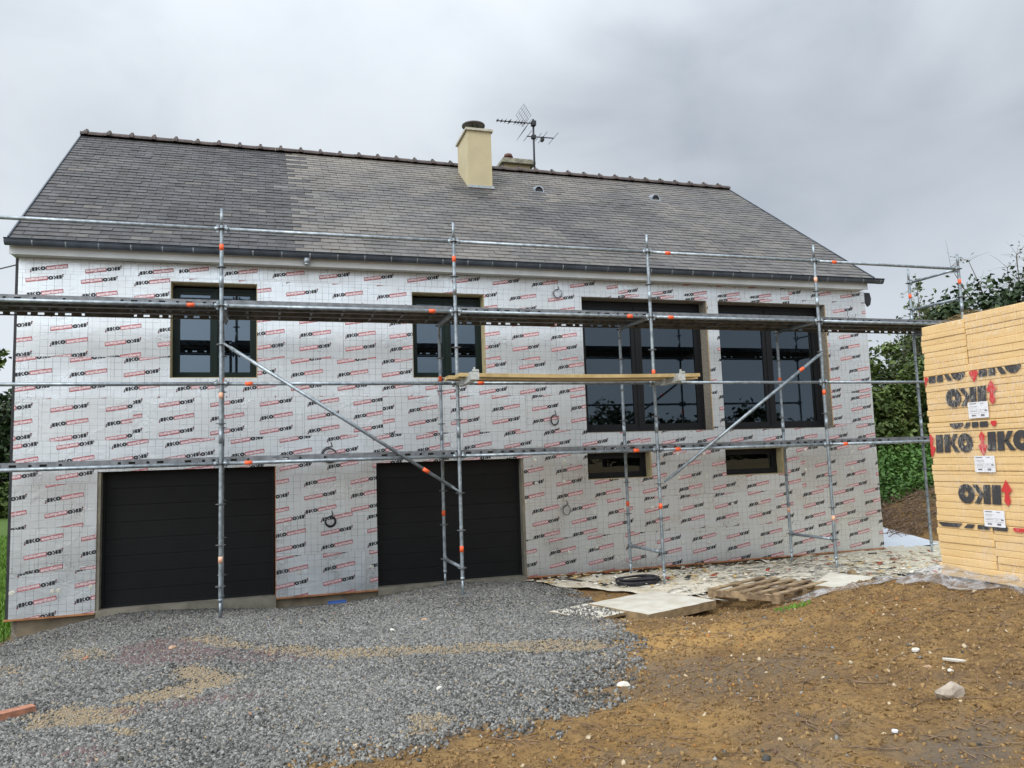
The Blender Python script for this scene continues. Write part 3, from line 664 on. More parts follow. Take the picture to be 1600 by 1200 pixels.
# ---- roof
EY, EZ, RY, RZ = -.30, 5.262, 4.05, 8.59
def roofpt(x, t, h=0.):       # t 0 eave .. 1 ridge
    ny, nz = -(RZ-EZ), (RY-EY); l = math.hypot(ny, nz)
    return (x, EY+(RY-EY)*t+ny/l*h, EZ+(RZ-EZ)*t+nz/l*h)
def xl(t): return -.04-.07*t
def xr_(t): return 14.66-.24*t
def build_roof():
    mb = MB(); tone = []; lich = []
    mb.quad(roofpt(xl(0), 0, -.004), roofpt(xr_(0), 0, -.004), roofpt(xr_(1), 1, -.004), roofpt(xl(1), 1, -.004)); tone += [0]; lich += [0]
    mb.quad((xl(0), 8.4, EZ), (xr_(0), 8.4, EZ), (xr_(1), RY, RZ), (xl(1), RY, RZ)); tone += [.3]; lich += [0]
    rows = 36
    for r in range(rows):
        t0, t1 = r/rows, (r+1)/rows; x = xl(t0)-(.135 if r % 2 else 0)
        tj0, tj1 = t0-.006, t1+.005
        while x < xr_(t0):
            w = .272; a, b = max(x+.003, xl(t0)), min(x+w-.004, xr_(t0)-.0)
            xs = xl(t1)-xl(t0); 
            if b-a > .03:
                h = .016+rnd.uniform(-.003, .004); k = rnd.uniform(-.0035, .0035); dt = rnd.uniform(-.0008, .0008)
                A, B = roofpt(a, tj0+dt, h), roofpt(b, tj0+dt, h+k); C_, D_ = roofpt(b, tj1, .003), roofpt(a, tj1, .003)
                A0, B0 = roofpt(a, tj0+dt, h-.012), roofpt(b, tj0+dt, h-.012)
                mb.quad(A, B, C_, D_); mb.quad(A0, B0, B, A)
                xm = (a+b)/2; tm = (t0+t1)/2; bnd = 3.95-.16*tm + (.1 if r % 2 else -.1)+.35*(float(vnoise(r*.7, 3., 1))-.5)
                left = xm < bnd
                big = float(fbm(xm, tm*5.6, .55, 71)); med = float(fbm(xm, tm*5.6, 2.2, 75))
                if left: tn = .10+.40*rnd.random()*rnd.random()+.3*(big-.5); li = max(0, (med-.60)*1.2)*.6 + (.25 if rnd.random() < .03 else 0)
                else:
                    tn = .62+.45*rnd.random()*(rnd.random()*.5+.5)+1.0*(big-.52)
                    streak = max(0, 1-abs(xm-(8.05+(.55-tm)*3.6))/.75)*(1 if tm < .72 else 0)
                    tn -= .42*streak
                    li = .11+max(0, tm-.5)*.85*max(0, 1.25-abs(xm-5.2)/7)+(med-.5)*.8+.28*max(0, .5-tm)*(1 if xm < 9 else .6)-.3*streak
                    if xm < bnd+.35: li += .15*rnd.random()+.12*(tm > .6)
                    for vx in (9.0, 11.85):
                        if .62 < tm < .73 and abs(xm-vx-(.73-tm)*1.5) < .14: li += .45
                    if .45 < tm < .70 and abs(xm-7.75-(.7-tm)*1.5) < .25: li += .3
                tone += [min(1, max(0, tn))]*2; lich += [min(.85, max(0, li))]*2
            x += w
    R = mb.build('slate_roof', slate, HOUSE, {'tone': ('FACE', tone), 'lichen': ('FACE', lich)})
    def sub(m, name, mats):
        o = m.build(name, mats); o.parent = R; o.matrix_parent_inverse = Matrix.Identity(4); return o
    mb = MB()    # ridge tiles with collars
    x0, x1 = xl(1)-.02, xr_(1)+.03; n = 36; st = (x1-x0)/n
    def half(xa, xb, r, zc):
        k = 7
        for i in range(k):
            p, q = math.pi*(i/k), math.pi*((i+1)/k); f = lambda a: (RY+r*1.25*math.cos(a), zc+r*math.sin(a)-.02)
            mb.quad((xa, *f(p)), (xa, *f(q)), (xb, *f(q)), (xb, *f(p)), smooth=True)
        mb.quad(*[(xa, RY+r*1.25*math.cos(math.pi*i/k), zc+r*math.sin(math.pi*i/k)-.02) for i in range(k+1)])
        mb.quad(*[(xb, RY+r*1.25*math.cos(math.pi*i/k), zc+r*math.sin(math.pi*i/k)-.02) for i in range(k, -1, -1)])
    for i in range(n):
        j = rnd.uniform(-.006, .006); half(x0+i*st, x0+(i+1)*st-.004, .098, RZ+j)
        half(x0+i*st-.005+.07, x0+i*st+.135, .122, RZ+j); mb.box(x0+i*st+.08, RY-.03, RZ+.095+j, x0+i*st+.125, RY+.03, RZ+.125+j)
    sub(mb, 'ridge_tiles', ridge_m)
    for f, s in ((xl, -1), (xr_, 1)):    # zinc verge strips
        mb = MB()
        a, b = f(0), f(1)
        P = [roofpt(a, 0, .03), roofpt(b, 1, .03), roofpt(b, 1, -.06), roofpt(a, 0, -.06)]
        Q = [(p[0]+s*.02, p[1], p[2]) for p in P]
        mb.quad(*Q); mb.quad(*P[::-1])
        for i in range(4): j = (i+1) % 4; mb.quad(P[i], P[j], Q[j], Q[i])
        sub(mb, 'verge_strip', zinc)
    for vx, vy in ((8.94, 2.98), (11.77, 3.02)):     # hooded vents
        t = (vy-EY)/(RY-EY); mb = MB(); n = 8; r = .115; c = roofpt(vx, t)
        fr, bk, inn = [], [], []
        for i in range(n+1):
            a = math.pi*i/n
            fr.append((vx+r*math.cos(a), c[1]-.10, c[2]-.06+r*1.2*math.sin(a))); bk.append((vx+r*.7*math.cos(a), c[1]+.17, c[2]+.09+r*.3*math.sin(a)))
            inn.append((vx+r*.8*math.cos(a), c[1]-.10, c[2]-.06+r*.98*math.sin(a)))
        for i in range(n):
            mb.quad(fr[i], fr[i+1], bk[i+1], bk[i], smooth=True); mb.quad(fr[i], inn[i], inn[i+1], fr[i+1])
        mb.quad(*[(p[0], p[1]+.03, p[2]) for p in inn], m=1)
        mb.box(vx-.15, c[1]-.115, c[2]-.088, vx+.15, c[1]-.09, c[2]-.062)
        o = mb.build('roof_vent', [zinc_l, memb]); o.parent = R; o.matrix_parent_inverse = Matrix.Identity(4)
    # rendered chimney with steel cowl
    mb = MB(); x0, x1, y0, y1, zt = 7.35, 7.87, 2.80, 3.66, 8.90
    mb.box(x0, y0, 7.45, x1, y1, zt)
    C1 = sub(mb, 'chimney', chim)
    mb = MB(); mb.box(x0-.04, y0-.04, zt+.001, x1+.04, y1+.04, zt+.05)
    mb.tube((7.60, 3.2, zt+.05), (7.60, 3.2, zt+.12), .10, 16, m=0)
    mb2 = MB()
    mb2.box(x0-.01, y0-.03, 7.655, x1+.03, y0-.003, 7.705)
    sub(mb, 'chimney_cap', chcap); sub(mb2, 'chimney_flashing', zinc_l)
    mb = MB(); zc = zt+.27
    for a in (0, 2.1, 4.2): mb.tube((7.60+.09*math.cos(a), 3.2+.09*math.sin(a), zt+.06), (7.60+.1*math.cos(a), 3.2+.1*math.sin(a), zc), .010, 6)
    mb.tube((7.60, 3.2, zc), (7.60, 3.2, zc+.03), .25, 22); mb.tube((7.60, 3.2, zc+.03), (7.60, 3.2, zc+.10), .25, 22, r1=.06)
    mb.tube((7.60, 3.2, zt+.12), (7.60, 3.2, zt+.15), .11, 16)
    sub(mb, 'chimney_cowl', mat('cowl_steel', (.085, .075, .07), .5, .5, .3, 10))
    mb = MB(); mb.box(8.76, 4.70, 7.6, 9.40, 5.35, 9.03); sub(mb, 'rear_chimney', chim)
    mb = MB(); mb.box(8.65, 4.58, 9.031, 9.50, 5.47, 9.10); mb.box(8.70, 4.63, 9.101, 9.45, 5.42, 9.16); sub(mb, 'rear_chimney_cap', chold)
    mb = MB(); mb.tube((8.93, 4.95, 9.16), (8.93, 4.95, 9.30), .10, 14, r1=.09); mb.tube((8.93, 4.95, 9.29), (8.93, 4.95, 9.37), .12, 14, r1=.09); sub(mb, 'chimney_pot', terra)
build_roof()
# ---- garage doors
def garage_door(x0, x1, z0, z1, y):
    mb = MB(); n = 8; h = (z1-z0)/n
    for i in range(n):
        a, b = z0+i*h, z0+(i+1)*h
        mb.box(x0, y+.006, a+.001, x1, y+.05, b-.009); mb.box(x0, y+.018, b-.009, x1, y+.05, b+.001)
    for i in range(n):
        for k in (1, 2, 3):
            zz = z0+i*h+h*k/4
            mb.box(x0+.003, y+.0035, zz-.0012, x1-.003, y+.0058, zz+.0012)
    d = mb.build('garage_door', mat('garage_door_paint', (.0095, .0095, .0098), .5, 0, .12, 3, .06, 120, spec=.22), HOUSE)
    m2 = MB(); m2.box(x0-.0, y-.02, z1-.03, x1, y+.002, z1-.001); m2.box(x0+.0, y-.02, z0+.0, x0+.035, y+.002, z1-.031); m2.box(x1-.035, y-.02, z0, x1-.0, y+.002, z1-.031)
    m2.box(x0+.036, y-.01, z0+.001, x1-.036, y+.004, z0+.035)
    f = m2.build('door_frame', anth); f.parent = d; f.matrix_parent_inverse = Matrix.Identity(4)
garage_door(1.10, 3.45, .076, 1.998, .17)
garage_door(4.99, 7.385, .071, 1.993, .17)
# ---- windows
def window(name, x0, z0, x1, z1, y, fw, fm, mulls, wall_m=None, sash=.045, label=None, sill=True, reveal=True):
    fb = MB(); gb = MB()
    fb.box(x0, y, z0, x1, y+.07, z0+fw); fb.box(x0, y, z1-fw, x1, y+.07, z1); fb.box(x0, y, z0+fw, x0+fw, y+.07, z1-fw); fb.box(x1-fw, y, z0+fw, x1, y+.07, z1-fw)
    edges = [x0+fw]+[m for mm in mulls for m in (mm-.028, mm+.028)]+[x1-fw]
    for mm in mulls: fb.box(mm-.028, y-.004, z0+fw, mm+.028, y+.066, z1-fw)
    O = fb.build(name, fm, HOUSE)
    if label: O['label'] = label
    for i in range(0, len(edges), 2):
        a, b, c, d = edges[i], z0+fw, edges[i+1], z1-fw; s = MB()
        s.box(a, y+.012, b, c, y+.06, b+sash); s.box(a, y+.012, d-sash, c, y+.06, d); s.box(a, y+.012, b+sash, a+sash, y+.06, d-sash); s.box(c-sash, y+.012, b+sash, c, y+.06, d-sash)
        so_ = s.build('sash', fm); so_.parent = O; so_.matrix_parent_inverse = Matrix.Identity(4)
        g = MB(); g.quad((a+sash, y+.035, b+sash), (c-sash, y+.035, b+sash), (c-sash, y+.035, d-sash), (a+sash, y+.035, d-sash))
        go = g.build('pane', glass_c if fm is green_f else glass); go.parent = O; go.matrix_parent_inverse = Matrix.Identity(4)
    return O
def reveal(k, y, m, t=.012):
    a, b, c, d = OPEN[k]; mb = MB()
    mb.box(a+.001, .02, b+.001, a+t, y, d-.001); mb.box(c-t, .02, b+.001, c-.001, y, d-.001); mb.box(a+t, .02, d-t, c-t, y, d-.001); mb.box(a+t, .02, b+.001, c-t, y, b+t)
    mb.build('window_reveal', m, HOUSE)
for k in ('wa', 'wb'): reveal(k, .27, ochre)
for k in ('l1', 'l2'): reveal(k, .30, masonry)
for k in ('s1', 's2'): reveal(k, .26, ochre)
a, b, c, d = OPEN['wa']; window('casement_window', a+.013, b+.013, c-.013, d-.05, .20, .05, green_f, [(a+c)/2], sash=.048, label='dark green two-leaf window above the left garage door')
a, b, c, d = OPEN['wb']; window('casement_window', a+.013, b+.013, c-.013, d-.05, .20, .05, green_f, [(a+c)/2], sash=.048, label='dark green two-leaf window above the right garage door')
a, b, c, d = OPEN['l1']; window('sliding_window', a+.013, b+.013, c-.013, d-.03, .24, .06, anth, [9.74], sash=.075, label='wide anthracite window, the left one of the large pair')
a, b, c, d = OPEN['l2']; window('sliding_window', a+.013, b+.013, c-.013, d-.03, .24, .06, anth, [12.52], sash=.075, label='wide anthracite window, the right one of the large pair')
a, b, c, d = OPEN['s1']; window('basement_window', a+.013, b+.013, c-.013, d-.013, .20, .05, anth, [], sash=.05, label='low basement window under the left large window')
a, b, c, d = OPEN['s2']; window('basement_window', a+.013, b+.013, c-.013, d-.013, .20, .05, anth, [], sash=.05, label='low basement window under the right large window')

# ------------------------------------------------------------------ scaffold
YF, YR = -1.96, -.86
XS = [-.25, 2.81, 5.86, 8.88, 11.92, 14.95]
SCF = thing('scaffold', 'galvanised steel ring-lock scaffold with orange bands standing along the clad facade', 'scaffold', (7.4, -1.4, 0))
RZS = [.55+.5*k for k in range(10)]
def band(mb_list, p0, p1, mtl, parent):
    mb = MB(); mb.tube(p0, p1, .0272, 12); o = mb.build('marker_band', mtl); o.parent = parent; o.matrix_parent_inverse = Matrix.Identity(4)
def standard(x, y, zb, zt, bands=(), lean=0):
    mb = MB(); mb.tube((x, y, zb+.22), (x, y, zt-.22), .0242, 12, caps=False); mb.tube((x, y, zt-.22), (x, y, zt), .019, 12)
    mb.tube((x, y, zb), (x, y, zb+.22), .017, 10); mb.tube((x, y, zb+.20), (x, y, zb+.235), .03, 8); mb.box(x-.075, y-.075, zb-.006, x+.075, y+.075, zb+.004)
    for z in (2.3, 4.28):
        if z < zt-.3: mb.tube((x, y, z), (x, y, z+.18), .0275, 12)
    o = mb.build('standard', galv, SCF)
    for z in RZS:
        if zb+.1 < z < zt:
            r = MB(); r.tube((x, y, z-.012), (x, y, z-.004), .03, 12); r.tube((x, y, z-.004), (x, y, z+.004), .061, 14, smooth=False); r.tube((x, y, z+.004), (x, y, z+.012), .03, 12)
            ro = r.build('rosette', galv_d); ro.parent = o; ro.matrix_parent_inverse = Matrix.Identity(4)
    for z, k in bands: band(None, (x, y, z-.04), (x, y, z+.04), pale_tape if k else orange, o)
    return o
FB = {1: [(4.81, 0), (2.90, 1), (.87, 1)], 2: [(4.80, 0), (.80, 0)], 3: [(3.205, 0), (1.222, 0)], 4: [(4.736, 1), (2.887, 0), (.885, 1)], 5: [(4.82, 0), (.9, 0)], 0: []}
RB = {2: [(3.233, 0), (1.22, 0)], 3: [(1.212, 0)], 4: [(3.205, 0), (.958, 1)], 5: [(4.797, 0)], 1: [(3.2, 0)], 0: []}
for i, x in enumerate(XS):
    standard(x, YF, gz(x, YF)+.01, 5.32, FB[i]); standard(x-(.045 if i == 1 else 0), YR, gz(x, YR)+.01, 4.1 if i < 5 else 5.32, RB[i])
def head(mb, p, d):
    d = Vector(d).normalized(); p = Vector(p); mb.tube(p+d*.03, p+d*.085, .031, 8)
    q = p+d*.05; mb.box(q.x-.014, q.y-.014, q.z-.05, q.x+.014, q.y+.014, q.z+.055)
def ledger(a, b, bands=(), name='ledger', r=.0242):
    a, b = Vector(a), Vector(b); d = (b-a).normalized(); mb = MB(); mb.tube(a+d*.04, b-d*.04, r, 12); head(mb, a, d); head(mb, b, -d)
    o = mb.build(name, galv, SCF)
    for t in bands: p = Vector((t, a.y, a.z+(b.z-a.z)*((t-a.x)/(b.x-a.x)))) ; band(None, p-d*.045, p+d*.045, orange, o)
    return o
LB = {5.05: [9.218, 12.3], 4.05: [2.449, 5.528, 8.527, 9.212], 3.05: [3.142, 6.19], 2.05: [3.135, 8.524, 9.21, 12.253]}
for z in (2.05, 3.05, 4.05, 5.05):
    for a, b in zip(XS, XS[1:]): ledger((a, YF, z), (b, YF, z), [t for t in LB[z] if a < t < b])
for i, x in enumerate(XS):
    for z in (2.05, 4.05): ledger((x, YF, z), (x, YR, z), name='transom', r=.026)
    if i in (2, 3, 4): ledger((x, YF, .55), (x, YR, .55), name='transom')
for z in (4.53, 5.05): ledger((14.95, YF, z), (14.95, YR, z), name='end_rail')
def brace(p, q, t):
    p, q = Vector(p), Vector(q); d = (q-p).normalized(); mb = MB(); mb.tube(p+d*.08, q-d*.08, .0242, 12)
    for e, s in ((p, 1), (q, -1)):
        mt = Matrix.Translation(e+d*s*.06) @ d.to_track_quat('X', 'Y').to_matrix().to_4x4(); mb.box(-.07, -.012, -.028, .07, .012, .028, mt=mt)
    o = mb.build('diagonal_brace', galv, SCF); c = p+(q-p)*t; band(None, c-d*.045, c+d*.045, orange, o)
brace((2.85, -2.02, 3.55), (5.83, -2.02, 1.575), .85)
brace((11.88, -2.02, 3.52), (8.95, -2.02, 1.58), .14)
def deck(x0, x1, y0, z, kind):
    x0 += .03; x1 -= .03; zt = z+.085; zb = z+.012; w = .318; y1 = y0+w; mb = MB()
    if kind == 'steel':
        mb.box(x0, y0, zt-.004, x1, y1, zt)
        for y in (y0, y1):                                   # side flanges with slots
            yy = (y, y+.003) if y == y0 else (y-.003, y)
            mb.box(x0, yy[0], zt-.028, x1, yy[1], zt-.004); mb.box(x0, yy[0], zb, x1, yy[1], zb+.016)
            n = int((x1-x0)/.155); st = (x1-x0)/n
            for k in range(n):
                hole = .075 if k % 2 == 0 else .035
                solid = k in (n//2-1, n//2, n//2+1) or rnd.random() < .03
                mb.box(x0+k*st, yy[0], zb+.016, x0+(k+1)*st-(0 if solid else hole), yy[1], zt-.028)
            yl = (y, y+.03) if y == y0 else (y-.03, y); mb.box(x0, yl[0], zb-.003, x1, yl[1], zb)
        k = x0+.3
        while k < x1-.1: mb.box(k, y0+.004, zt-.03, k+.012, y1-.004, zt-.0042); k += .33
        mt = galv_d
    else:
        mb.box(x0, y0+.022, zt-.012, x1, y1-.022, zt, m=1)
        mb.box(x0, y0, zb, x1, y0+.022, zt+.004); mb.box(x0, y1-.022, zb, x1, y1, zt+.004)
        k = x0+.25
        while k < x1-.1: mb.box(k, y0+.022, zb+.015, k+.03, y1-.022, zt-.012); k += .42
        mt = [galv_d, ply]
    for x in (x0, x1):                                       # end cap and hooks
        s = 1 if x == x0 else -1; mb.box(min(x, x+s*.02), y0+.001, zb-.001, max(x, x+s*.02), y1-.001, zt-.005)
        for yy in (y0+.05, y1-.08): mb.box(min(x-s*.05, x+s*.02), yy, zt-.03, max(x-s*.05, x+s*.02), yy+.03, zt-.012)
    return mb.build('deck', mt, SCF)
for z in (2.05, 4.05):
    for i in range(5):
        for j in range(3):
            kind = 'ply' if z > 3 and i in (1, 3) else 'steel'
            deck(XS[i], XS[i+1], YF+.055+j*.334, z, kind)
for px, z in ((5.55, 4.135), (8.35, 4.135), (12.2, 4.135)):
    mbp = MB(); mbp.tube((px, YR-.03, z), (px, YR-.03, z+.07), .012, 8); mbp.build('locking_pin', galv, SCF)
# brackets towards the camera, with timber planks lying on them
for i, ln in ((2, .95), (3, .80)):
    x = XS[i]; z = 3.04; mb = MB(); mb.box(x-.025, YF-ln, z-.03, x+.025, YF-.03, z+.03)
    mb.box(x-.035, YF-ln+.05, z-.06, x+.035, YF-.25, z-.031); o = mb.build('side_bracket', steel_br, SCF)
    mb = MB(); y = YF-ln; mb.box(x-.055, y-.02, z-.045, x+.055, y+.10, z+.055); mb.box(x-.01, y+.0, z+.055, x+.01, y+.02, z+.115); mb.box(x-.03, y-.025, z+.06, x+.05, y-.005, z+.085)
    c = mb.build('bracket_clamp', steel_br); c.parent = o; c.matrix_parent_inverse = Matrix.Identity(4)
for k, (ya, xa, xb, lb) in enumerate(((-2.30, 5.66, 9.42, 'long yellow timber plank on the scaffold side brackets, the one nearer the wall'), (-2.60, 5.74, 9.28, 'long yellow timber plank on the scaffold side brackets, the outer one'))):
    mb = MB(); n = 12
    for j in range(n):
        u, v = j/n, (j+1)/n; x0, x1 = xa+(xb-xa)*u, xa+(xb-xa)*v; s = lambda t: -.018*math.sin(math.pi*t)
        c = [(x0, ya, 3.072+s(u)), (x1, ya, 3.072+s(v)), (x1, ya+.25, 3.072+s(v)), (x0, ya+.25, 3.072+s(u))]; d = [(p[0], p[1], p[2]+.048) for p in c]
        mb.quad(*c[::-1]); mb.quad(*d); mb.quad(c[0], c[1], d[1], d[0]); mb.quad(c[2], c[3], d[3], d[2])
        if j == 0: mb.quad(c[3], c[0], d[0], d[3])
        if j == n-1: mb.quad(c[1], c[2], d[2], d[1])
    tag(mb.build('timber_plank', wood_new), lb, 'plank', 'timber planks on the scaffold brackets')

# ------------------------------------------------------------------ cables on the wall, antenna
def loops(c, r, turns, seed, label, rad=.007, sq=1., tail=.25):
    q = random.Random(seed); pts = []; N_ = 16*turns
    for i in range(N_+1):
        a = 2*math.pi*i/16+q.random()*.05; rr = r*(1+.12*math.sin(a*.5+seed)); pts.append((c[0]+rr*sq*math.cos(a), -.03-.012*(i/16)-abs(q.gauss(0, .003)), c[1]+rr*math.sin(a)))
    e = pts[0]; pts = [(c[0]+.02, .01, c[1]+r+tail*.4), (c[0]+.04, -.02, c[1]+r+.02)]+pts[4:]
    tag(MB().path(pts, rad, 6).build('cable_loop', cable_m), label, 'cable', 'electric cable loops hanging from the cladding')
loops((4.27, 2.14), .115, 2, 1, 'black cable loop hanging on the foil between and above the two garage doors', .009)
loops((4.27, 1.13), .075, 3, 2, 'coiled black cable on the narrow foil pier between the garage doors', .009)
loops((7.99, 2.62), .085, 2, 3, 'thin tilted cable loop on the foil left of the large window sill', .006, .75)
loops((8.14, 1.10), .08, 2, 4, 'thin cable loop on the lower foil right of the right garage door', .006, .8)
loops((8.137, 4.80), .075, 2, 5, 'thin cable loop high on the foil left of the large window head', .005)
loops((14.3, 4.60), .09, 1, 6, 'thin cable arc near the top right corner of the foil wall', .005)
AN = thing('tv_antenna', 'dark rooftop television antenna mast with two aerials behind the ridge', 'antenna', (9.36, 4.3, 8.5))
mb = MB(); mb.tube((9.36, 4.3, 8.35), (9.375, 4.3, 10.02), .024, 10); mb.box(9.33, 4.24, 9.86, 9.43, 4.36, 9.97); mb.box(9.32, 4.25, 9.54, 9.42, 4.35, 9.62); mb.build('mast', black_ant, AN)
mb = MB(); mb.tube((8.46, 4.3, 9.895), (9.38, 4.3, 9.915), .014, 8)
for k, l in enumerate((.10, .11, .12, .13, .13, .14, .14, .15, .2)):
    x = 8.49+k*(.095 if k < 4 else .075)+(.06 if k > 4 else 0); mb.tube((x, 4.3-l, 9.90), (x, 4.3+l, 9.90), .0055, 6); mb.box(x-.016, 4.28, 9.88, x+.016, 4.32, 9.92)
ln = MB()
for s in (1, -1):
    for j in range(7):
        t = j/6; xx = 9.22-.17*t; zz = 9.91+s*.05+s*.26*t; mb.tube((xx, 3.98, zz), (xx, 4.62, zz), .0035, 4)
    for yy in (4.0, 4.2, 4.4, 4.6): mb.tube((9.22, yy, 9.91+s*.05), (9.05, yy, 9.91+s*.31), .0035, 4)
mb.build('aerial', black_ant, AN)['label'] = 'upper aerial with short elements and a V grid reflector'
mb = MB(); mb.tube((9.20, 4.3, 9.585), (9.88, 4.3, 9.60), .014, 8)
for x, l in ((9.22, .30), (9.49, .22), (9.60, .32), (9.87, .34)): mb.tube((x, 4.3-l, 9.59), (x, 4.3+l, 9.59), .006, 6)
mb.box(9.56, 4.24, 9.50, 9.62, 4.36, 9.59); mb.build('aerial', black_ant, AN)['label'] = 'lower aerial with four long cross elements'
pts = [(-.05-13.6*t, .12+19.9*t, 4.99+2.6*t-.12*math.sin(math.pi*t)) for t in [i/16 for i in range(17)]]
tag(MB().path(pts, .011, 5).build('overhead_cable', cable_m), 'thin overhead cable reaching the top left corner of the house', 'cable')

# ------------------------------------------------------------------ insulation packs at right
SX, SY = 9.5, -6.31
def board_material():
    m = bpy.data.materials.new('foam_board_edge'); m.use_nodes = True; t = m.node_tree; b = t.nodes['Principled BSDF']
    g = t.nodes.new('ShaderNodeTexCoord').outputs['Object']
    c = mixc(t, rng_map(t, noise(t, mapping(t, g, (1, .5, 5)), 6, 5), .3, .7), (.76, .53, .245), (.68, .45, .19))
    c = mixc(t, rng_map(t, noise(t, mapping(t, g, (1, .35, 1)), 3, 3), .55, .7, 0, .6), c, (.74, .55, .33))
    t.links.new(c, b.inputs['Base Color']); b.inputs['Roughness'].default_value = .42; b.inputs['Coat Weight'].default_value = .35; b.inputs['Coat Roughness'].default_value = .22
    bn = t.nodes.new('ShaderNodeBump'); bn.inputs['Strength'].default_value = .5; bn.inputs['Distance'].default_value = .012
    t.links.new(noise(t, mapping(t, g, (1, 7, .8)), 9, 3, .5, .6), bn.inputs['Height']); t.links.new(bn.outputs[0], b.inputs['Normal'])
    return m
board_m = board_material()
def film_material():
    m = bpy.data.materials.new('stretch_film'); m.use_nodes = True; t = m.node_tree; t.nodes.clear()
    o = t.nodes.new('ShaderNodeOutputMaterial'); mx = t.nodes.new('ShaderNodeMixShader'); tr = t.nodes.new('ShaderNodeBsdfTransparent')
    pr = t.nodes.new('ShaderNodeBsdfPrincipled'); pr.inputs['Base Color'].default_value = (.50, .51, .53, 1); pr.inputs['Roughness'].default_value = .3
    g = t.nodes.new('ShaderNodeTexCoord').outputs['Object']; n_ = noise(t, g, 7, 5, .6, 1.5)
    t.links.new(rng_map(t, n_, .4, .65, .12, .55), mx.inputs[0])
    bn = t.nodes.new('ShaderNodeBump'); bn.inputs['Distance'].default_value = .03; t.links.new(noise(t, g, 12, 4, .6, 1.5), bn.inputs['Height']); t.links.new(bn.outputs[0], pr.inputs['Normal'])
    t.links.new(tr.outputs[0], mx.inputs[1]); t.links.new(pr.outputs[0], mx.inputs[2]); t.links.new(mx.outputs[0], o.inputs[0]); return m
film_m = film_material()
def board_mesh(mb, x0, x1, y0, y1, z0, z1):
    # rounded long edges so each board bulges in the film
    h = z1-z0; pr = [(0.004, 0), (.0005, h*.08), (0, h*.5), (.0005, h*.93), (.0035, h-.001)]
    lo = [(x0+e, y0+e*.6, y1-e*1.3, z0+z) for e, z in pr]
    for i in range(len(lo)-1):
        (xa, ya, yb, za), (xc, yc, yd, zc) = lo[i], lo[i+1]; ea, ec = xa-x0, xc-x0
        mb.quad((xa, yb, za), (xa, ya, za), (xc, yc, zc), (xc, yd, zc), smooth=True)
        mb.quad((x1-ea, yb, za), (xa, yb, za), (xc, yd, zc), (x1-ec, yd, zc), smooth=True)
        mb.quad((xa, ya, za), (x1-ea, ya, za), (x1-ec, yc, zc), (xc, yc, zc), smooth=True)
        mb.quad((x1-ea, ya, za), (x1-ea, yb, za), (x1-ec, yd, zc), (x1-ec, yc, zc), smooth=True)
    xa, ya, yb, za = lo[-1]; mb.quad((xa, ya, za), (x1-.013, ya, za), (x1-.013, yb, za), (xa, yb, za))
    xa, ya, yb, za = lo[0]; mb.quad((xa, yb, za), (x1-.012, yb, za), (x1-.012, ya, za), (xa, ya, za))
def prints(mb, polys, yc, zc, w, h, rot, e, zlo=None, zhi=None, ylo=-99, yhi=99, m=0):
    # face looks to -x, so u runs to -y
    for p in polys:
        pp = [((-1 if rot else 1)*(u-.5)*w, (-1 if rot else 1)*(v-.5)*h) for u, v in p]
        pp = [(-yc+u, zc+v) for u, v in pp]
        pp = clip(pp, -yhi, zlo if zlo is not None else -9, -ylo, zhi if zhi is not None else 9)
        if pp: mb.quad(*[(SX-e, -u, v) for u, v in pp], m=m)
PACKS = [(0, .745, 1.255, SY-.60, SY, 8, 'lowest far pack'), (1, .745, 1.255, SY-1.20, SY-.605, 8, 'lowest near pack'),
         (2, 1.257, 1.73, SY-1.20, SY, 8, 'm1'), (3, 1.732, 2.19, SY-1.20, SY, 8, 'm2'), (4, 2.192, 2.64, SY-1.20, SY, 8, 'm3'),
         (5, 2.642, 3.13, SY-.50, SY, 8, 't1'), (6, 2.642, 3.16, SY-1.20, SY-.505, 8, 't2')]
LBL = ['cream insulation pack at the bottom of the tall stack, left of its vertical joint', 'cream insulation pack at the bottom of the tall stack, right of its vertical joint',
       'wrapped insulation pack with the lowest black and red logo, above the bottom packs', 'wrapped insulation pack in the middle of the stack with two logos side by side', 'wrapped insulation pack with a cut-off logo row at its top edge, below the plain packs',
       'plain insulation pack on top of the stack, left of the joint', 'plain insulation pack on top of the stack at the image edge']
def logo(mb, yc, zc, w, h, rot, **k):
    prints(mb, [[(.17+.83*u, v) for u, v in p] for p in IKO], yc, zc, w, h, rot, .006, m=0, **k)
    prints(mb, [[(.07+.20*u, .47+(-.55+v)*1.0) for u, v in p] for p in ARROW], yc, zc, w, h*1.0, rot, .0075, m=1, **k)
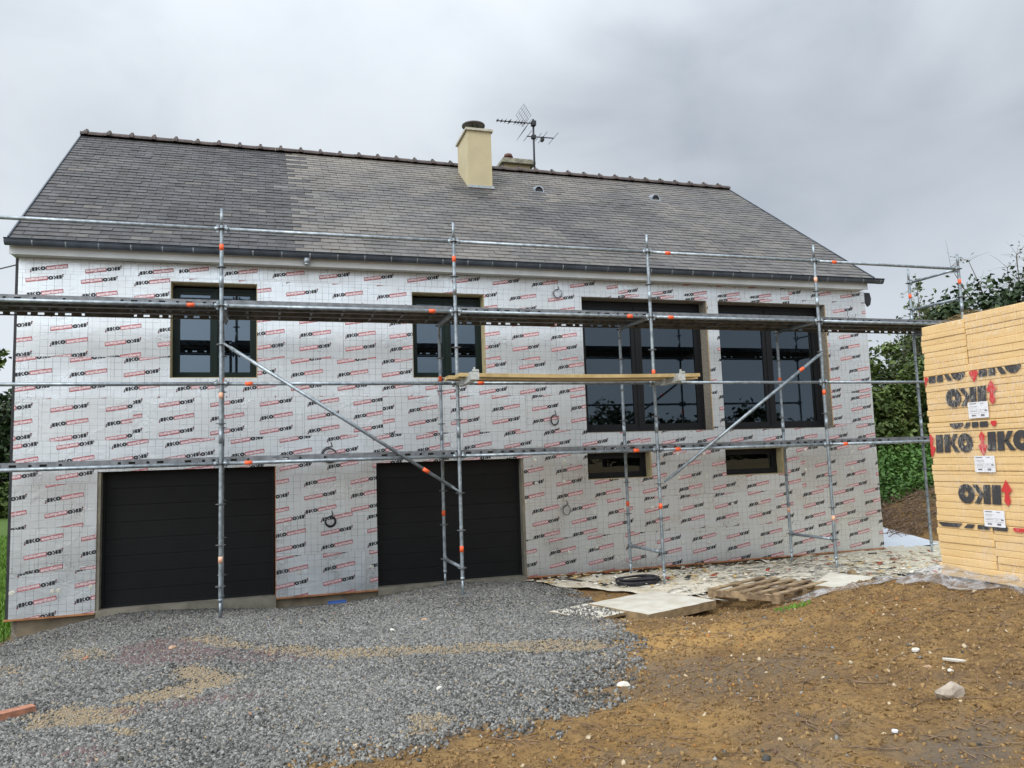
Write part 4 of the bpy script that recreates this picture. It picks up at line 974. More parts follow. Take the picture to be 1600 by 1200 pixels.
def packs():
    for i, z0, z1, y0, y1, nb, _ in PACKS:
        P = thing('insulation_pack', LBL[i], 'insulation pack', (SX+.6, (y0+y1)/2, z0), 'stacked packs of insulation boards')
        ox = rnd.uniform(-.008, .008); th = (z1-z0)/nb; z = z0
        for b in range(nb):
            mb = MB(); j = rnd.uniform(-.004, .010); k = rnd.uniform(-.014, .018)
            t = th*rnd.uniform(.80, 1.2) if b < nb-1 else z1-z
            board_mesh(mb, SX+.004+max(0, j), SX+1.2+j, y0+.0015, y1-.004+k, z+.0004, z+t-.0006); z += t
            mb.build('board', board_m, P)
        mb = MB()
        if i in (0, 1): logo(mb, -6.78, 1.285, .90, .17, True, zlo=1.212, zhi=1.25, ylo=y0, yhi=y1); 
        if i == 2:
            logo(mb, -6.86, 1.525, .53, .17, True)
        if i == 3:
            logo(mb, -6.545, 1.99, .49, .168, False, yhi=y1-.012); mb.build('printed_logo', [blk, red_s], P); mb = MB(); logo(mb, -7.105, 1.995, .49, .168, False); mb.build('printed_logo', [blk, red_s], P); mb = MB()
            logo(mb, -6.81, 2.20, .50, .15, True, zlo=2.125, zhi=2.175)
        if i == 4:
            logo(mb, -6.81, 2.41, .52, .165, True); mb.build('printed_logo', [blk, red_s], P); mb = MB()
            logo(mb, -6.53, 2.665, .50, .18, False, zhi=2.638, yhi=y1-.012); mb.build('printed_logo', [blk, red_s], P); mb = MB(); logo(mb, -7.085, 2.665, .50, .18, False, zhi=2.638)
        if mb.v: mb.build('printed_logo', [blk, red_s], P)
        lab = {2: (-6.90, 1.80), 3: (-6.90, 1.80), 4: (-6.885, 2.275)}
        for ii, yc, zc in ((1, -6.945, 1.20), (3, -6.90, 1.795), (4, -6.885, 2.28), (2, -6.945, 1.315)):
            if ii != i or ii == 1: continue
            mb = MB(); w, h = .205, .145
            mb.box(SX-.0105, yc-w/2, zc-h/2, SX-.009, yc+w/2, zc+h/2, m=0)
            q = random.Random(i)
            for r, (u, v, l, hh) in enumerate(((.08, .88, .34, .05), (.62, .88, .18, .03), (.08, .72, .4, .015), (.08, .64, .3, .012), (.06, .5, .86, .01), (.08, .42, .36, .02), (.82, .40, .12, .07), (.5, .42, .2, .012), (.06, .30, .86, .01), (.16, .12, .2, .09), (.62, .10, .18, .12))):
                ya = yc+w/2-u*w; mb.box(SX-.0118, ya-l*w, zc-h/2+v*h, SX-.0106, ya, zc-h/2+(v+hh)*h, m=1)
            mb.build('paper_label', [label_m, mat('label_ink', (.12, .12, .14), .6)], P)
packs()
def wrap_material():
    m = bpy.data.materials.new('clear_wrap'); m.use_nodes = True; t = m.node_tree; t.nodes.clear()
    o = t.nodes.new('ShaderNodeOutputMaterial'); mx = t.nodes.new('ShaderNodeMixShader'); tr = t.nodes.new('ShaderNodeBsdfTransparent')
    pr = t.nodes.new('ShaderNodeBsdfPrincipled'); pr.inputs['Base Color'].default_value = (.85, .80, .74, 1); pr.inputs['Roughness'].default_value = .22
    g = t.nodes.new('ShaderNodeTexCoord').outputs['Object']
    vs = mapping(t, g, (1, 7, 1.3)); vs.node.inputs['Rotation'].default_value = (.28, 0, 0)
    st = mth(t, 'ABSOLUTE', mth(t, 'SUBTRACT', noise(t, vs, 7, 4, .6, .6), .5)); pat = rng_map(t, noise(t, g, 2.6, 2), .42, .6)
    a = mth(t, 'MULTIPLY', rng_map(t, st, 0, .022, .55, 0), pat); t.links.new(mth(t, 'ADD', a, .03), mx.inputs[0])
    bn = t.nodes.new('ShaderNodeBump'); bn.inputs['Distance'].default_value = .01; t.links.new(noise(t, vs, 9, 3, .5, .6), bn.inputs['Height']); t.links.new(bn.outputs[0], pr.inputs['Normal'])
    t.links.new(tr.outputs[0], mx.inputs[1]); t.links.new(pr.outputs[0], mx.inputs[2]); t.links.new(mx.outputs[0], o.inputs[0]); return m
WRAP = wrap_material()
for o_ in [o for o in bpy.data.objects if o.name.startswith('insulation_pack')]:
    i = [k for k, lb in enumerate(LBL) if lb == o_['label']][0]; _, z0, z1, y0, y1, nb, _ = PACKS[i]; mb = MB(); n = 24
    for k in range(n):
        ya, yb = y1-.02-(y1-y0-.03)*k/n, y1-.02-(y1-y0-.03)*(k+1)/n; f = lambda q: SX-.014-.003*math.sin(q*37)
        mb.quad((f(ya), ya, z0+.004), (f(yb), yb, z0+.004), (f(yb), yb, z1-.006), (f(ya), ya, z1-.006), smooth=True)
    mb.build('clear_wrap', WRAP, o_)
# pallet-like runners under the packs
mb = MB()
for y in (SY-.08, SY-.55, SY-1.12): mb.box(SX+.05, y-.05, .60, SX+1.15, y+.05, .742)
mb.build('bearer_timber', wood_old); bt = bpy.data.objects['bearer_timber']; tag(bt, 'timber bearers under the stack of insulation packs', 'bearer')
# film: loose sheet on top and crumpled skirt at the foot
def sheet(name, fx, nu, nv, material, label=None, cat=None, kind=None, group=None, thick=0., attr=None):
    V = []; F = []
    for i in range(nu+1):
        for j in range(nv+1): V.append(fx(i/nu, j/nv))
    for i in range(nu):
        for j in range(nv): a = i*(nv+1)+j; F.append((a, a+nv+1, a+nv+2, a+1))
    o = np_mesh(name, V, F, material, smooth=True)
    if thick:
        md = o.modifiers.new('thickness', 'SOLIDIFY'); md.thickness = thick
    return tag(o, label, cat, group, kind)
def skirt(u, v):
    y = SY+.25-2.2*u; w = .30+.10*math.sin(u*9)+.08*math.sin(u*23); x = SX+.02-v*w
    z = gz(x, y)+.015+.07*(1-v)**2+.05*float(fbm(u*14, v*4, 1, 81))*(1-.5*v)+.10*math.exp(-((u-.18)/.10)**2)*(math.sin(math.pi*v))
    return (x+.03*math.sin(u*40+v*3), y+.03*math.sin(v*9+u*20), z)
sheet('plastic_film', skirt, 90, 14, film_m, 'crumpled clear plastic film at the foot of the insulation stack', 'film')
def skirt2(u, v):
    x = SX-.05-1.05*u; w = .26+.06*math.sin(u*7); y = SY+.62-v*w+.30*u
    return (x, y, gz(x, y)+.02+.06*float(fbm(u*9, v*4, 1, 85))*math.sin(math.pi*min(1, v+.1)))
sheet('plastic_film', skirt2, 50, 10, film_m, 'flattened strip of clear film trailing left from the foot of the stack', 'film')
def cover(u, v):
    y = SY+.03-1.25*u; x = SX+.02+1.15*v
    return (x+.02*math.sin(9*u), y, 3.142+.035*float(fbm(u*9, v*6, 1, 83))+.03*math.exp(-((u-.45)/.08)**2)+.02*u)
sheet('plastic_film', cover, 40, 30, film_m, 'thin film wrinkled over the top of the insulation stack', 'film')

# ------------------------------------------------------------------ things on the ground
def slab(name, cx, cy_, w, d, h, ang, label, cat, mt=whiteb, me_=boardedge, lift=0., tilt=(0, 0), group=None):
    mb = MB(); c = gz(cx, cy_)+lift; M_ = Matrix.Translation((cx, cy_, c)) @ Matrix.Rotation(ang, 4, 'Z') @ Matrix.Rotation(tilt[0], 4, 'X') @ Matrix.Rotation(tilt[1], 4, 'Y')
    n = 10; top = [[M_ @ Vector((-w/2+w*i/n, -d/2+d*j/n, h+.002*math.sin(i*1.7+j))) for j in range(n+1)] for i in range(n+1)]
    bot = lambda v: v-(M_.to_3x3() @ Vector((0, 0, h)))
    for i in range(n):
        for j in range(n): mb.quad(top[i][j], top[i+1][j], top[i+1][j+1], top[i][j+1], m=0, smooth=True)
    for i in range(n):
        for a, b in ((top[i][0], top[i+1][0]), (top[i+1][n], top[i][n]), (top[n][i], top[n][i+1]), (top[0][i+1], top[0][i])):
            mb.quad(bot(a), bot(b), b, a, m=1)
    mb.quad(*[bot(v) for v in (top[0][0], top[0][n], top[n][n], top[n][0])], m=1)
    return tag(mb.build(name, [mt, me_]), label, cat, group)
slab('insulation_board', 7.86, -3.52, 1.20, 1.0, .10, math.radians(20), 'large white-faced insulation board lying flat at the edge of the soil', 'board', lift=.07)
slab('insulation_board', 6.98, -3.62, .62, .72, .035, math.radians(22), 'smaller low board strewn with gravel, left of the large white board', 'board', lift=.03)
slab('insulation_board', 10.35, -3.95, .95, .55, .10, math.radians(38), 'grey insulation offcut half buried behind the soil mound', 'board', lift=.03, tilt=(.03, -.02))
slab('white_panel', 15.5, .95, 1.5, 1.6, .05, math.radians(4), 'white flat panel with a dark edge lying beyond the right end of the wall', 'panel', panel_w, memb, lift=.05, tilt=(.16, 0))
def pallet():
    P = thing('pallet', 'worn wooden pallet lying flat beside the soil mound', 'pallet', (9.35, -3.75, 0)); c = (9.40, -3.72); z0 = max(gz(c[0]+a, c[1]+b) for a in (-.5, 0, .5) for b in (-.4, 0, .4))-.02
    R_ = Matrix.Translation((*c, z0)) @ Matrix.Rotation(math.radians(24), 4, 'Z') @ Matrix.Rotation(-.03, 4, 'X')
    for i in range(5):
        y = -.44+i*.22; w = .095; MB().box(-.60, y-w/2, .093, .60, y+w/2, .112, mt=R_).build('slat', wood_old, P)
    for x in (-.55, 0, .55): MB().box(x-.04, -.50, .022, x+.04, .50, .092, mt=R_).build('bearer', wood_old, P)
    for y in (-.44, 0, .44): MB().box(-.60, y-.05, .0, .60, y+.05, .022, mt=R_).build('bottom_slat', wood_old, P)
pallet()
def coil():
    pts = []; q = random.Random(3); c = (8.55, -1.75)
    for i in range(24*9):
        a = 2*math.pi*i/24; k = i//24; r = .20+.05*math.sin(k*2.3)+.02*math.sin(a*2+k); pts.append((c[0]+(r+.09)*math.cos(a)+.03*math.sin(k), c[1]+r*.95*math.sin(a), gz(*c)+.05+.026*(k % 4)+.01*math.sin(a+k)))
    pts += [(8.1, -1.5, gz(8.1, -1.5)+.03), (7.8, -.9, gz(7.8, -.9)+.05), (7.55, -.5, gz(7.55, -.5)+.04)]
    tag(MB().path(pts, .0125, 6).build('cable_coil', cable_m), 'coil of thick black cable on the debris beside the scaffold foot', 'cable coil')
coil()
def rock(name, x, y, s, label, cat, m_, seed, sq=.7, group=None):
    bm = bmesh.new(); bmesh.ops.create_icosphere(bm, subdivisions=2, radius=1); q = random.Random(seed)
    pl = [(Vector((q.gauss(0, 1), q.gauss(0, 1), q.gauss(0, 1))).normalized(), q.uniform(.6, .85)) for _ in range(9)]
    for v in bm.verts:
        for n_, d in pl:
            e = v.co.dot(n_)-d
            if e > 0: v.co -= n_*e
        v.co = Vector((v.co.x*s[0], v.co.y*s[1], v.co.z*s[2])); v.co += Vector((q.gauss(0, 1), q.gauss(0, 1), q.gauss(0, 1)))*s[0]*.025
    me = bpy.data.meshes.new(name); bm.to_mesh(me); bm.free(); me.materials.append(m_); o = bpy.data.objects.new(name, me); SC.collection.objects.link(o)
    o.location = (x, y, gz(x, y)+s[2]*.45); o.rotation_euler = (0, 0, q.uniform(0, 6)); tag(o, label, cat, group)
tan_r = mat('tan_rock', (.42, .27, .17), .85, 0, .3, 12, .4, 40)
white_r = mat('white_rock', (.55, .52, .45), .85, 0, .2, 12, .4, 40)
rock('stone', 7.22, -8.51, (.085, .07, .065), 'large pale angular stone on the brown soil at lower right', 'stone', rock_m, 4)
SM = [('stone', 2.475, -3.68, .05, 'pinkish round stone on the purple gravel stain', tan_r), ('stone', 5.02, -3.60, .045, 'orange tan stone on the gravel right of the blue strip', tan_r),
      ('stone', 4.616, -3.95, .040, 'cream stone on the gravel between two tan stones', white_r), ('stone', 4.57, -6.56, .032, 'cream stone at the front gravel beside tan soil', white_r),
      ('stone', 1.656, -3.48, .045, 'flat rust brown stone at the left of the purple stain', brick_m), ('stone', 7.48, -8.09, .032, 'orange stone uphill of the big pale stone', tan_r),
      ('stone', 7.516, -8.237, .028, 'small round cream stone just uphill of the big pale stone', white_r), ('stone', 4.128, -2.50, .03, 'small terracotta fragment in front of the gravel pier', brick_m),
      ('stone', 2.757, -5.68, .035, 'small dark stone on the left sand patch', rock_m), ('stone', 5.736, -7.19, .05, 'flat white stone on the soil at centre front', white_r),
      ('stone', 5.67, -5.98, .022, 'red pebble at the right gravel edge', brick_m)]
for k, (n_, x, y, s, lb, mm) in enumerate(SM): rock(n_, x, y, (s, s*.75, s*.55), lb, 'stone', mm, 20+k)
def flat_bit(name, x, y, w, d, h, ang, label, cat, m_):
    mb = MB(); q = random.Random(x); n = 9; P = [(w/2*math.cos(6.283*i/n)*q.uniform(.8, 1.15), d/2*math.sin(6.283*i/n)*q.uniform(.7, 1.2)) for i in range(n)]
    M_ = Matrix.Translation((x, y, gz(x, y)+.012)) @ Matrix.Rotation(ang, 4, 'Z') @ Matrix.Rotation(.12, 4, 'X')
    t = [M_ @ Vector((a, b, h)) for a, b in P]; b_ = [M_ @ Vector((a, b, 0)) for a, b in P]; mb.quad(*t); mb.quad(*b_[::-1])
    for i in range(n): j = (i+1) % n; mb.quad(b_[i], b_[j], t[j], t[i])
    tag(mb.build(name, m_), label, cat)
flat_bit('stone_flake', 7.631, -7.852, .085, .05, .012, .3, 'flat white flake on the soil uphill of the large stone, the left one', 'flake', white_r)
flat_bit('stone_flake', 7.70, -8.10, .15, .025, .012, -.9, 'long thin white splinter on the soil near the large stone', 'flake', white_r)
flat_bit('stone_flake', 6.585, -8.748, .035, .03, .01, .3, 'tiny bright white scrap on the soil at the lower right', 'flake', label_m)
mb = MB(); M_ = Matrix.Translation((4.30, -.80, gz(4.3, -.8)+.03)) @ Matrix.Rotation(.1, 4, 'Z') @ Matrix.Rotation(.1, 4, 'X'); mb.box(-.13, -.035, 0, .13, .035, .008, mt=M_); mb.box(-.13, .028, .008, .13, .035, .03, mt=M_)
tag(mb.build('blue_plastic_strip', blue_m), 'short bright blue plastic strip at the foot of the middle pier', 'strip')
M_ = Matrix.Translation((1.55, -5.32, gz(1.5, -5.3)+.0)) @ Matrix.Rotation(.55, 4, 'Z'); mb = MB(); bm = None; mb.box(-.13, -.05, 0, .13, .05, .055, mt=M_)
for k in range(3): mb.box(-.13-.001, -.04+k*.03, .012, -.128, -.02+k*.03, .045, mt=M_)
bo = mb.build('brick', brick_m); tag(bo, 'broken terracotta brick on the gravel at the left edge', 'brick'); md = bo.modifiers.new('bevel', 'BEVEL'); md.width = .006; md.segments = 2
# sheeting and offcuts spread between wall, scaffold and stack
def sheeting_material(seed, base=(.62, .57, .46), dark=(.16, .14, .11), dk=(.62, .72)):
    m = bpy.data.materials.new('trampled_sheeting'); m.use_nodes = True; t = m.node_tree; b = t.nodes['Principled BSDF']
    g = mapping(t, t.nodes.new('ShaderNodeTexCoord').outputs['Object'], (1, 1, 1), (seed*3.1, seed*1.7, 0))
    c = mixc(t, rng_map(t, noise(t, g, 2.5, 6, .65), .42, .75), base, (.42, .34, .21))
    c = mixc(t, rng_map(t, noise(t, mapping(t, g, (1, 3, 1)), 3.3, 6, .7, 1.5), dk[0], dk[1], 0, .85), c, dark)
    c = mixc(t, rng_map(t, noise(t, g, 17, 4, .7), .57, .66, 0, .8), c, (.62, .58, .48))
    c = mixc(t, rng_map(t, noise(t, g, 24, 3, .7), .64, .68, 0, .8), c, (.10, .09, .08))
    c = mixc(t, rng_map(t, noise(t, mapping(t, g, (1, 2, 1)), 14, 3, .6), .68, .72, 0, .7), c, (.42, .10, .07))
    t.links.new(c, b.inputs['Base Color']); b.inputs['Roughness'].default_value = .6
    bn = t.nodes.new('ShaderNodeBump'); bn.inputs['Distance'].default_value = .02; t.links.new(noise(t, g, 16, 5, .6, 1), bn.inputs['Height']); t.links.new(bn.outputs[0], b.inputs['Normal'])
    return m
SH = [('pale trampled sheeting strewn with scraps around the black cable coil', 7.35, 10.4, -.50, -2.75, 1, dict()),
      ('dark streaked sheeting between the right scaffold bays and the wall', 9.9, 13.0, -.50, -3.0, 2, dict(dark=(.05, .055, .055), dk=(.44, .56))),
      ('cream sheeting running past the right end of the wall to the stack', 12.4, 16.4, .6, -3.3, 3, dict(base=(.58, .54, .42)))]
for lb, xa, xb, ya, yb, sd_, kw in SH:
    def fx(u, v, xa=xa, xb=xb, ya=ya, yb=yb, sd_=sd_):
        e = lambda t, k: .22*(float(fbm(t*5, k, 1, 90+sd_))-.5)
        x = xa+(xb-xa)*u+(e(v*3, 1) if u in (0, 1) else 0)+.35*(v-.5)*(1 if sd_ == 1 else .4); y = ya+(yb-ya)*v+e(u*4, 2)*v
        if sd_ == 1: y = max(y, -1.4-(x-7.2)*.9) if x < 8.6 else y
        w = float(fbm(x, y, 2.6, 95+sd_))
        return (x, y, gz(x, y)+.012+.006*sd_+.07*max(0, w-.42)+.012*float(fbm(x, y, 11, 97)))
    sheet('plastic_sheeting', fx, 90, 60, sheeting_material(sd_, **kw), lb, 'sheeting', group='sheeting trodden into the ground by the wall')
def strip(name, pts, w, label, m_=whiteb):
    pts = [Vector(p) for p in pts]; mb = MB()
    for i in range(len(pts)-1):
        a, b = pts[i], pts[i+1]; d = (b-a).normalized(); s = Vector((-d.y, d.x, 0)).normalized()*w/2
        d2 = (pts[min(i+2, len(pts)-1)]-pts[i]).normalized() if i else d; mb.quad(a-s, a+s, b+s, b-s, smooth=True)
    o = mb.build(name, m_); md = o.modifiers.new('thickness', 'SOLIDIFY'); md.thickness = .004; tag(o, label, 'strip'); return o
strip('curled_strip', [(8.35+.1*i, -3.02-.02*i, gz(8.35+.1*i, -3.0)+.12+.05*math.sin(i*.9)) for i in range(9)], .22, 'curled pale strip of facing between the white board and the pallet')
strip('curled_strip', [(10.3+.10*i, -3.05+.02*i, gz(10+.13*i, -3.2)+.10+.05*math.cos(i*.8)) for i in range(9)], .16, 'curled pale strip of facing behind the pallet')
rock('foam_offcut', 11.66, -2.6, (.22, .09, .08), 'grey brown foam offcut lying on the sheeting', 'offcut', boardedge, 77)
def scraps():
    V = []; F = []; tone = []; hue = []
    n = 0
    for i in range(2300):
        x = rnd.uniform(7.3, 15.5); y = rnd.uniform(-3.4, -.2)
        if rnd.random() > .35+.9*float(fbm(x, y, 1.1, 99))-.15: continue
        if x < 8.5 and y < -1.3-(x-7.2)*.9: continue
        s = rnd.choice([.012, .015, .02, .03, .04, .07]); a = rnd.uniform(0, 6.3); z = gz(x, y)+rnd.uniform(.045, .08); l = s*rnd.uniform(1, 3); ti = rnd.uniform(-.25, .25)*s
        c, s_ = math.cos(a), math.sin(a); P = [(-l/2, -s/2, -ti), (l/2, -s/2*rnd.uniform(.4, 1), ti), (l/2*rnd.uniform(.6, 1), s/2, ti), (-l/2, s/2*rnd.uniform(.3, 1), 0)]
        top = [(x+u*c-v*s_, y+u*s_+v*c, z+w) for u, v, w in P]; b = [(p[0], p[1], p[2]-.006) for p in top]; i0 = len(V); V += top+b
        F += [(i0, i0+1, i0+2, i0+3), (i0+7, i0+6, i0+5, i0+4)]+[(i0+4+k, i0+4+(k+1) % 4, i0+(k+1) % 4, i0+k) for k in range(4)]
        h = rnd.choices([0, 1, 2, 3], [.62, .22, .06, .10])[0]; tone += [rnd.random()]*8; hue += [h]*8
    m_ = stone_material('scrap', (.40, .37, .30), (.70, .66, .56), (.50, .36, .16), (.035, .04, .04), (.30, .08, .05))
    tag(np_mesh('facing_scraps', V, F, m_, {'tone': ('POINT', tone), 'hue': ('POINT', hue)}), kind='stuff')
scraps()
n_g = 420; x_g = rng.uniform(6.65, 7.3, n_g); y_g = rng.uniform(-3.95, -3.3, n_g)
s_g = rng.uniform(.010, .022, n_g); k_g = rng.random(n_g) < np.clip(1.2-(x_g-6.6)*1.3, .1, 1)
x_g, y_g, s_g = x_g[k_g], y_g[k_g], s_g[k_g]
tag(stone_mesh('spilled_gravel', x_g, y_g, np.full(len(x_g), gz(6.98, -3.62)+.03+.035+.006), s_g, rng.beta(1.2, 1.6, len(x_g)), np.zeros(len(x_g)), gravel_m), kind='stuff')
# branches and rubble on the earth bank beyond the wall
mb = MB()
for i in range(750):
    x = rnd.uniform(15.6, 19.6); y = .8+rnd.random()*2.2; l = rnd.uniform(.15, .9); a = rnd.gauss(.3, .6); z = gz(x, y)+rnd.uniform(.0, .12)
    e = (x+l*math.cos(a), y+l*math.sin(a)); mb.path([(x, y, z), ((x+e[0])/2, (y+e[1])/2+rnd.uniform(-.05, .05), max(z, gz((x+e[0])/2, (y+e[1])/2))+rnd.uniform(.02, .09)), (*e, gz(*e)+rnd.uniform(.01, .10))], [.010, .008, .004], 4)
tag(mb.build('dead_branches', twig_m), kind='stuff')

# ------------------------------------------------------------------ vegetation
def leaf_cloud(pts, size, material, name, parent=None, tone_fn=None, asp=1.6, **kw):
    P = np.asarray(pts, float); n = len(P); s = size*rng.uniform(.6, 1.35, n)
    N_ = rng.normal(size=(n, 3)); N_[:, 2] = np.abs(N_[:, 2])+.35; N_ /= np.linalg.norm(N_, axis=1)[:, None]
    A = np.cross(N_, rng.normal(size=(n, 3))); A /= np.linalg.norm(A, axis=1)[:, None]; B = np.cross(N_, A)
    A = A*s[:, None]*.5*asp; B = B*s[:, None]*.5
    fold = N_*s[:, None]*.16
    V = np.stack([P-A, P-B*.9+fold, P+A, P+B*.9+fold], 1).reshape(-1, 3)
    F = np.arange(n*4).reshape(n, 4); t = rng.beta(1.6, 2.2, n) if tone_fn is None else tone_fn(P)
    return np_mesh(name, V, F, material, {'tone': ('POINT', np.repeat(t, 4))}, parent=parent)
def clumps(center, rad, ncl, nleaf, spread=.55, hole=.0, flat=1.):
    out = []; c0 = np.array(center); rad = np.array(rad)
    for _ in range(ncl):
        d = rng.normal(size=3); d /= np.linalg.norm(d); r = rng.uniform(.15, 1)**(1/2.2); c = c0+d*rad*r*(.85+.3*rng.random()); sc = spread*rad.mean()*rng.uniform(.12, .42)
        k = int(nleaf/ncl*rng.uniform(.5, 1.5)); q = rng.normal(size=(k, 3))*np.array([sc, sc, sc*.7*flat]); out.append(c+q)
    return np.concatenate(out)
def tree(name, label, cat, base, crowns, leafn, leafs, lm, trunk_r=.18, group=None, ncl=60, spread=.55, limbs=9):
    x, y = base; z = gz(x, y); T_ = thing(name, label, cat, (x, y, z), group)
    pts = []; mb = MB(); top = max(c[0][2] for c in crowns); tz = min(c[0][2] for c in crowns)
    mid = Vector(crowns[0][0]); trunk_top = Vector((x+(mid.x-x)*.6, y+(mid.y-y)*.6, z+(mid.z-z)*.8))
    mb.path([(x, y, z-.2), (x+.1*trunk_r, y, z+(trunk_top.z-z)*.5), trunk_top], [trunk_r, trunk_r*.75, trunk_r*.5], 9)
    for c, r in crowns:
        pts.append(clumps(c, r, ncl, leafn/len(crowns), spread))
        for _ in range(limbs):
            d = Vector((rnd.gauss(0, 1), rnd.gauss(0, 1), rnd.gauss(.4, .8))).normalized(); e = Vector(c)+Vector((d.x*r[0], d.y*r[1], d.z*r[2]))*.85; s0 = trunk_top.lerp(Vector((x, y, z)), rnd.uniform(0, .35))
            m_ = (s0+e)/2+Vector((rnd.gauss(0, .15), rnd.gauss(0, .15), .15)); mb.path([s0, m_, e], [trunk_r*.32, trunk_r*.2, .01], 5)
    mb.build('trunk', bark, T_); leaf_cloud(np.concatenate(pts), leafs, lm, 'crown', T_)
    return T_
# dark broad tree at right
tree('broadleaf_tree', 'dark dense broadleaf tree rising behind the insulation stack', 'tree', (33, 12.5), [((33.6, 12.5, 6.4), (3.4, 3, 2.9)), ((36.8, 12.2, 6.6), (3.4, 2.6, 2.6)), ((30.9, 12.4, 5.2), (2.2, 2.2, 2.2))], 21000, .19, leaf_dark, .3, ncl=120, spread=.5)
tree('broadleaf_tree', 'olive bush with reddish tints in front of the dark tree', 'tree', (33, 9), [((33.2, 9, 5.2), (2.8, 1.8, 2.4)), ((36, 9, 5.6), (2.4, 1.8, 2.8))], 9000, .16, leaf_material('leaf_olive', (.035, .045, .012), (.11, .11, .035), (.16, .07, .03)), .2, ncl=90)
def sapling(name, label, base, h, spreadx, nb, leafn, lsize, lm, seed, leafy=True):
    q = random.Random(seed); x, y = base; z = gz(x, y); T_ = thing(name, label, 'tree', (x, y, z)); mb = MB(); pts = []
    for b in range(nb):
        a = q.uniform(0, 6.28); e = spreadx*q.uniform(.2, 1); hh = h*q.uniform(.55, 1); P = []
        for k in range(8):
            t = k/7; P.append((x+math.cos(a)*e*t**1.4+q.gauss(0, .03), y+math.sin(a)*e*t**1.4+q.gauss(0, .03), z+hh*t))
        mb.path(P, [.035*(1-.85*k/7)*h/5+.004 for k in range(8)], 5)
        for k in range(2, 8):
            for _ in range(4):
                c = Vector(P[k]); l = q.uniform(.3, .8)*h/5; d = Vector((q.gauss(0, 1), q.gauss(0, 1), q.uniform(-.1, .9))).normalized(); e2 = c+d*l; m_ = c+d*l*.5+Vector((0, 0, .05))
                mb.path([c, m_, e2], [.008, .005, .0025], 4)
                for _ in range(max(1, int(leafn/(nb*24)))): t = q.random(); pts.append(tuple(c.lerp(e2, t)+Vector((q.gauss(0, .06), q.gauss(0, .06), q.gauss(0, .06)))))
    mb.build('stem', bark, T_)
    if pts: leaf_cloud(pts, lsize, lm, 'crown', T_)
sapling('young_tree', 'thin airy young tree with small leaves seen through the scaffold end frame', (27.6, 11.2), 6.6, 1.5, 8, 2600, .10, leaf_pale, 5)
sapling('young_tree', 'sparse lower young tree just right of the roof corner', (29.3, 12.6), 5.6, 1.7, 7, 1500, .10, leaf_pale, 6)
sapling('bare_tree', 'tall wispy nearly leafless tree at the right edge', (36.2, 14), 9.2, 2.6, 30, 1800, .09, leaf_pale, 9)
# hedge bushes beyond the wall
HB = [((21.8, 7.6, 2.6), (1.5, 1.2, 1.5), 'dark green bush directly beside the right wall corner'), ((23.2, 7.9, 3.4), (1.5, 1.2, 1.7), 'tall leafy bush between the wall corner and the stack'),
      ((24.9, 8.3, 3.2), (1.5, 1.3, 1.9), 'leafy bush half hidden by the insulation stack'), ((22.4, 9.4, 4.0), (1.7, 1.1, 1.4), 'lighter bush crown at the top of the hedge beside the wall')]
for k, (c, r, lb) in enumerate(HB):
    tree('hedge_bush', lb, 'bush', (c[0], c[1]), [(c, r)], 8500, .115, leaf_mid, .07, 'hedge bushes right of the house', ncl=70, spread=.6)
def bank_leaves():
    P = []
    while len(P) < 16000:
        x = rnd.uniform(16.3, 26); y = rnd.uniform(2.5, 7.5)
        if y < 2.7+.10*(x-17): continue
        P.append((x, y, gz(x, y)+rnd.random()**1.5*.45*(.4+float(fbm(x, y, 1, 111)))))
    tag(leaf_cloud(P, .085, ivy_m, 'bank_undergrowth'), kind='stuff')
bank_leaves()
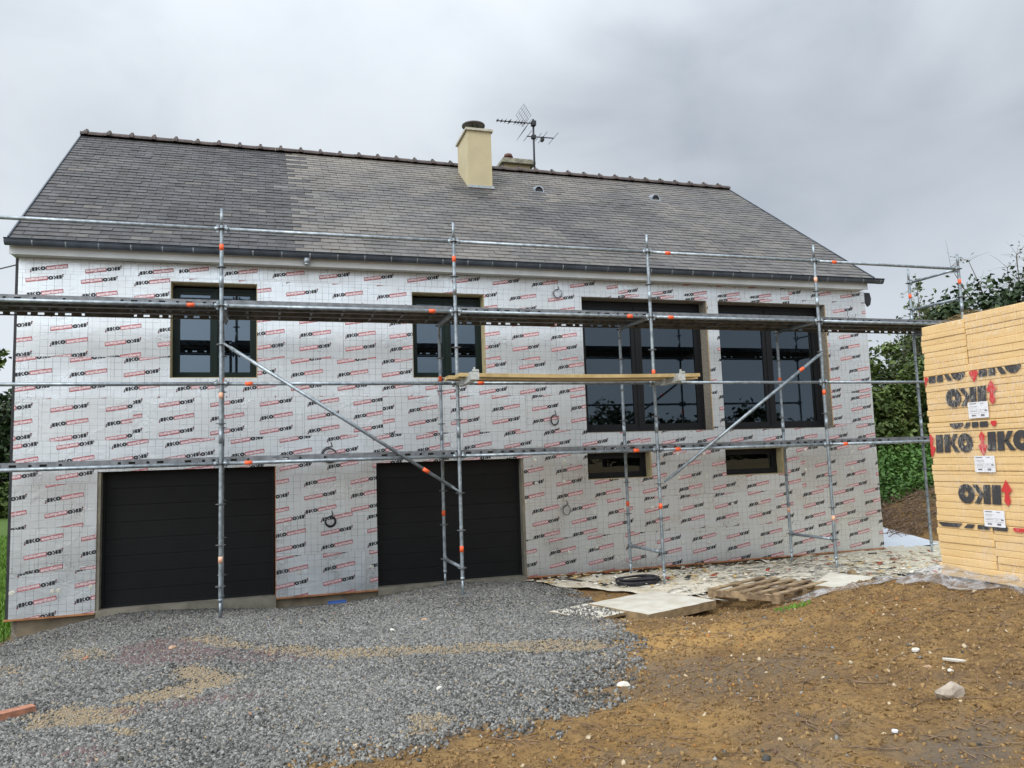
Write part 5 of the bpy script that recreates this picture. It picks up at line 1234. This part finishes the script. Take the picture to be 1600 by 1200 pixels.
# left side
tree('broadleaf_tree', 'dark tree beyond the lawn left of the house', 'tree', (-9.2, 26), [((-8.2, 26, 3.6), (2.4, 2, 2.0)), ((-7.4, 25, 1.9), (2.2, 1.5, 1.5))], 15000, .20, leaf_dark, .28, ncl=110, spread=.6)
tree('broadleaf_tree', 'leafy branch crown of a nearer tree at the left edge', 'tree', (-4.6, 9), [((-3.6, 9.2, 4.85), (.75, .7, .35)), ((-4.6, 9, 5.4), (.9, .8, .6))], 1700, .11, leaf_mid, .12, ncl=60, spread=.5)
tree('hedge_bush', 'low brownish green hedge at the far end of the lawn', 'bush', (-7.2, 21), [((-7.0, 21, 1.3), (2.2, .8, .9))], 6000, .12, leaf_mid, .06, ncl=60, spread=.7)
def blades(n, box, hmin, hmax, cond, name):
    xa, xb, ya, yb = box; x = rng.uniform(xa, xb, n*3); y = rng.uniform(ya, yb, n*3); k = cond(x, y); x, y = x[k][:n], y[k][:n]; n = len(x)
    z = GZ(x, y); h = rng.uniform(hmin, hmax, n)*(.5+vnoise(x, y, 1.3, 5)); a = rng.uniform(0, 6.28, n); w = .006+.004*rng.random(n); lx, ly = rng.normal(0, .35, n)*h, rng.normal(0, .35, n)*h
    dx, dy = np.cos(a)*w, np.sin(a)*w
    V = np.stack([np.c_[x-dx, y-dy, z-.01], np.c_[x+dx, y+dy, z-.01], np.c_[x+dx*.5+lx, y+dy*.5+ly, z+h], np.c_[x-dx*.5+lx, y-dy*.5+ly, z+h]], 1).reshape(-1, 3)
    tag(np_mesh(name, V, np.arange(n*4).reshape(n, 4), grass_m, {'tone': ('POINT', np.repeat(rng.beta(2, 2, n), 4))}), kind='stuff')
blades(60000, (-5, 0, -3.0, 14), .05, .13, lambda x, y: (lawn_w(x, y) > .5) & (gravel_w(x, y) < .5) & (x < -.12) & in_view(x, y, np.zeros(len(x)), 260), 'lawn_grass')
blades(260, (7.9, 8.5, -6.0, -5.6), .02, .05, lambda x, y: np.hypot((x-8.2)*.8, y+5.8) < .15, 'weed_tuft')
# trees across the field behind the camera, mirrored in the panes
for k in range(10):
    x = -16+k*10+rnd.uniform(-2, 2); y = -58+rnd.uniform(-5, 4); h = rnd.uniform(1.4, 2.2) if x < 28 else rnd.uniform(2.7, 3.5)
    tree('field_tree', 'broadleaf tree across the field facing the house, seen only mirrored in the panes', 'tree', (x, y), [((x, y, 1.9+h*.6), (4.8, 3, h)), ((x+4.5, y, 2.2), (4.2, 2.5, 1.6))], 3200, .42, leaf_dark, .25, 'trees across the field', ncl=60, limbs=4)
